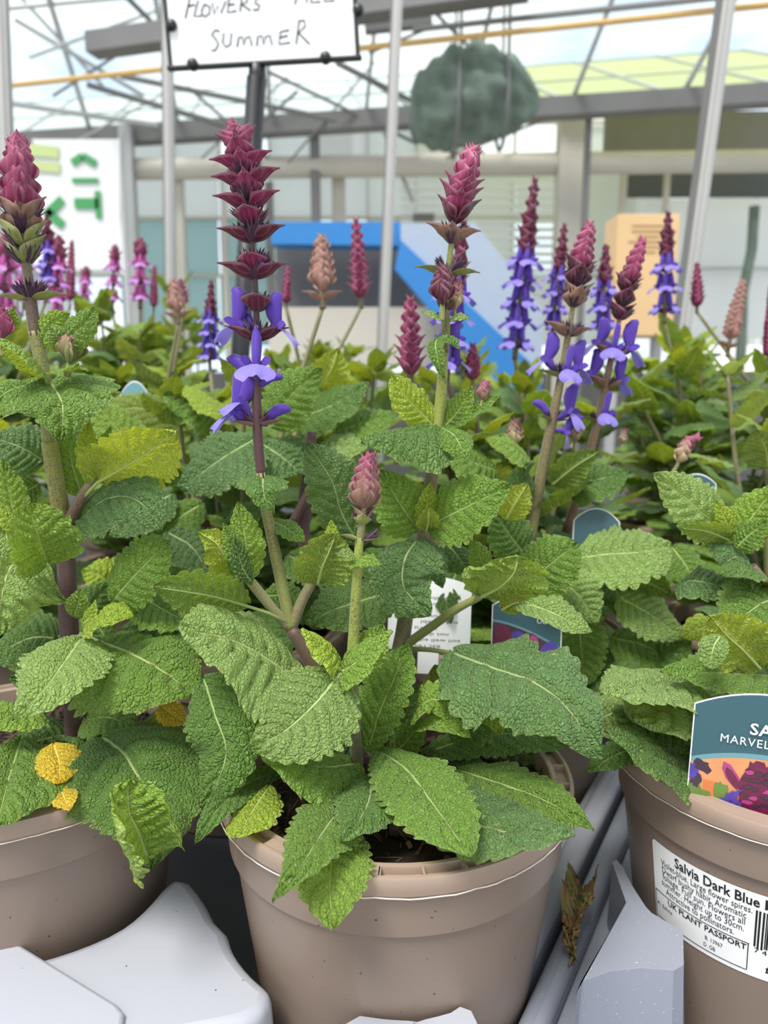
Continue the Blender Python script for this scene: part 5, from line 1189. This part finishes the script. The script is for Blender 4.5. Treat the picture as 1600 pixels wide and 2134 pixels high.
def front_main(poly, text, outline, w, h, arch):
    n = 16; xs_ = np.linspace(.0006, w - .0006, n); cur = lambda x, y: y - .0075 * ((x - w / 2) / (w / 2)) ** 2
    poly([(x, cur(x, .0315)) for x in xs_] + [(x, h - .0007 - arch * ((x - w / 2) / (w / 2)) ** 2) for x in xs_[::-1]], M['teal'])
    poly([(x, cur(x, .0292)) for x in xs_] + [(x, cur(x, .0320)) for x in xs_[::-1]], M['teal2'])
    poly([(.0006, 0.0), (w - .0006, 0.0)] + [(x, cur(x, .0293)) for x in xs_[::-1]], M['pic_orange'])
    poly([(.008, 0), (.0195, 0), (.0185, .0125), (.0075, .0135)], M['pic_terra'])
    poly(clip(blob(.004, .004, .0062, .008, seed=2, wob=.3), w), M['pic_green']); poly(clip(blob(.0165, .0085, .0035, .006, seed=12, wob=.3), w), M['pic_green'])
    for x, y, a, b, m, sd in [(.0022, .0185, .0026, .004, 'pic_violet', 3), (.0065, .0205, .0042, .0036, 'pic_dark', 4), (.004, .0120, .0026, .0036, 'pic_dark', 5), (.0020, .0150, .0018, .0022, 'pic_violet', 6)]: poly(clip(blob(x, y, a, b, seed=sd, wob=.35), w), M[m])
    poly(blob(.0205, .0185, .0030, .0075, seed=7, wob=.12, rot=.55), M['pic_pink']); poly(blob(.0212, .0170, .0022, .006, seed=7, wob=.12, rot=.55), M['pic_wine'])
    poly(blob(.033, .012, .0085, .0165, seed=8, wob=.10, n=40), M['pic_wine'])
    for i in range(15): 
        rs = random.Random(i); yy = .004 + .017 * (i // 3) / 4 + .002 * rs.random(); poly(blob(.0275 + .0045 * (i % 3) + .002 * rs.random(), yy, .0024, .0012, seed=i, wob=.4, n=10), M['pic_pink' if i % 4 == 0 else 'pic_dark'])
    for i, (x, y) in enumerate([(.0185, .0035), (.0205, .0070), (.0225, .0015), (.0245, .0050), (.0200, .0008), (.0235, .0095)]): poly(clip(blob(x, y, .0030, .0016, n=9, seed=20 + i, wob=.6, rot=i * .8), w), M['pic_violet'])
    text('SALVIA', .0275, .0422, .030, M['white'], .0060, True, spacing=1.05); text('MARVEL', .0140, .0358, .0232, M['white'], .0042, spacing=1.15)
lo = P(1429, 1668, .372); hi = P(1443, 1464, .378); upv = nrm(hi - lo)
plant_label('plant_label', lo, (.93, -.36, -.02), upv, .078, np.linalg.norm(hi - lo) + .0105, 'teal plant label with flower photo standing in the right pot', front_main, arch=.0105)
def front_back(poly, text, outline, w, h, arch):
    for i, t in enumerate(['est res', 'soil well ed', 'not dr', 'to pru', 'ost establ', 'ering', 'Po', 'y Plant Breed', 'ion witho']):
        text(t, w * .12 + (i % 3) * .004 + .012, .004 + i * .0042, min(.028, .0026 * len(t)), M['greyink'], .0021, flip=True)
lo = P(806, 1352, .50); plant_label('plant_label', lo, P(990, 1360, .50) - lo, (0, .25, 1), .058, .052, 'white back of a plant label with upside down print behind centre stem', front_back, arch=.006)
def front_pic(poly, text, outline, w, h, arch):
    n = 16; xs_ = np.linspace(.0006, w - .0006, n); cur = lambda x, y: y - .017 * (x / w) ** 1.6
    poly([(x, cur(x, .031)) for x in xs_] + [(x, h - .0007 - arch * ((x - w / 2) / (w / 2)) ** 2) for x in xs_[::-1]], M['teal'])
    poly([(x, cur(x, .0295)) for x in xs_] + [(x, cur(x, .0312)) for x in xs_[::-1]], M['teal2'])
    poly([(.0006, 0), (w - .0006, 0)] + [(x, cur(x, .0296)) for x in xs_[::-1]], M['pic_dark'])
    for x, y, a, b, m, sd in [(.018, .018, .007, .006, 'pic_violet', 1), (.040, .010, .007, .008, 'pic_violet', 2), (.014, .002, .006, .004, 'pic_violet', 3), (.008, .015, .0066, .0135, 'pic_wine', 4), (.0275, .011, .0052, .0115, 'pic_wine', 5), (.0285, .017, .003, .005, 'pic_pink', 6)]: poly(clip(blob(x, y, a, b, seed=sd, wob=.08), w), M[m])
    text('UE', .0305, .0300, .0062, M['white'], .0034)
lo = P(1022, 1385, .49); plant_label('plant_label', lo, P(1170, 1395, .48) - lo, (0, .2, 1), .047, .049, 'plant label with dark red flower photo behind the centre pot', front_pic, arch=.008)
def front_plain(poly, text, outline, w, h, arch):
    n = 14; xs_ = np.linspace(.0006, w - .0006, n); poly([(.0006, 0), (w - .0006, 0)] + [(x, h - .0008 - arch * ((x - w / 2) / (w / 2)) ** 2) for x in xs_[::-1]], M['teal'])
lo = P(1190, 1170, .56); plant_label('plant_label', lo, (.9, -.3, 0), (.2, .2, 1), .034, .042, 'teal plant label tip among stems right of centre', front_plain, arch=.010)
def front_blue(poly, text, outline, w, h, arch):
    n = 14; xs_ = np.linspace(.0006, w - .0006, n); poly([(.0006, 0), (w - .0006, 0)] + [(x, h - .001 - arch * ((x - w / 2) / (w / 2)) ** 2) for x in xs_[::-1]], M['teal2']); text('SAL', .007, .026, .014, M['white'], .005, True)
lo = P(247, 900, .74); plant_label('plant_label', lo, (1, 0, 0), (0, .15, 1), .032, .050, 'round topped pale blue plant label behind the left plant', front_blue, arch=.018)
lo = P(1408, 1068, .60); plant_label('plant_label', lo, (1, -.2, 0), (0, .15, 1), .03, .032, 'small teal plant label among leaves behind the right plant', front_plain, arch=.008)

# ================================================================== DEAD LEAF ON THE TRAY
e = empty('dead_leaf', Pz(1198, 1990, .05))
c = [Pz(1196, 1998, .050), Pz(1190, 1960, .058), Pz(1200, 1905, .066), Pz(1215, 1852, .068)]
C, L = spline(c, 61); V, uv, met, N = leaf_geo(C, L, .024, (-.3, -.6, .7), 'dl', fold=.5, cup=.3, wave=.6, teeth=9, nu=60, nv=20, seed=5, bul=3.0, roll=1.2)
rs = np.random.RandomState(4); V = V + rs.randn(*V.shape) * .0005
mdead, nt, b, out = new_mat('dry_brown_leaf'); nt.links.new(mix_col(nt, sstep(nt, noise(nt, 160, 4), .4, .62), srgb(128, 94, 56), srgb(112, 110, 62)), b.inputs['Base Color']); b.inputs['Roughness'].default_value = .85
link('blade', leaf_mesh_from('blade', V, uv, met), mdead, e); mb = MB(); mb.tube([Pz(1185, 2012, .0505), Pz(1192, 1996, .052), C[8]], [.0006, .0008, .0009], 6); build('petiole', mb, mdead, e)
tag(e, 'shrivelled brown dead leaf lying on the grey tray rails', 'leaf')

# ---- repeats of one kind share a group
for o in list(col.objects):
    if o.parent is None and 'label' in o:
        for pre, g in (('potted_salvia', 'potted salvias on the display bench'), ('plant_label', 'plant labels among the pots'), ('metal_upright', 'aluminium uprights behind the bench'), ('display_tray', 'moulded display trays')):
            if o.name.startswith(pre): o['group'] = g
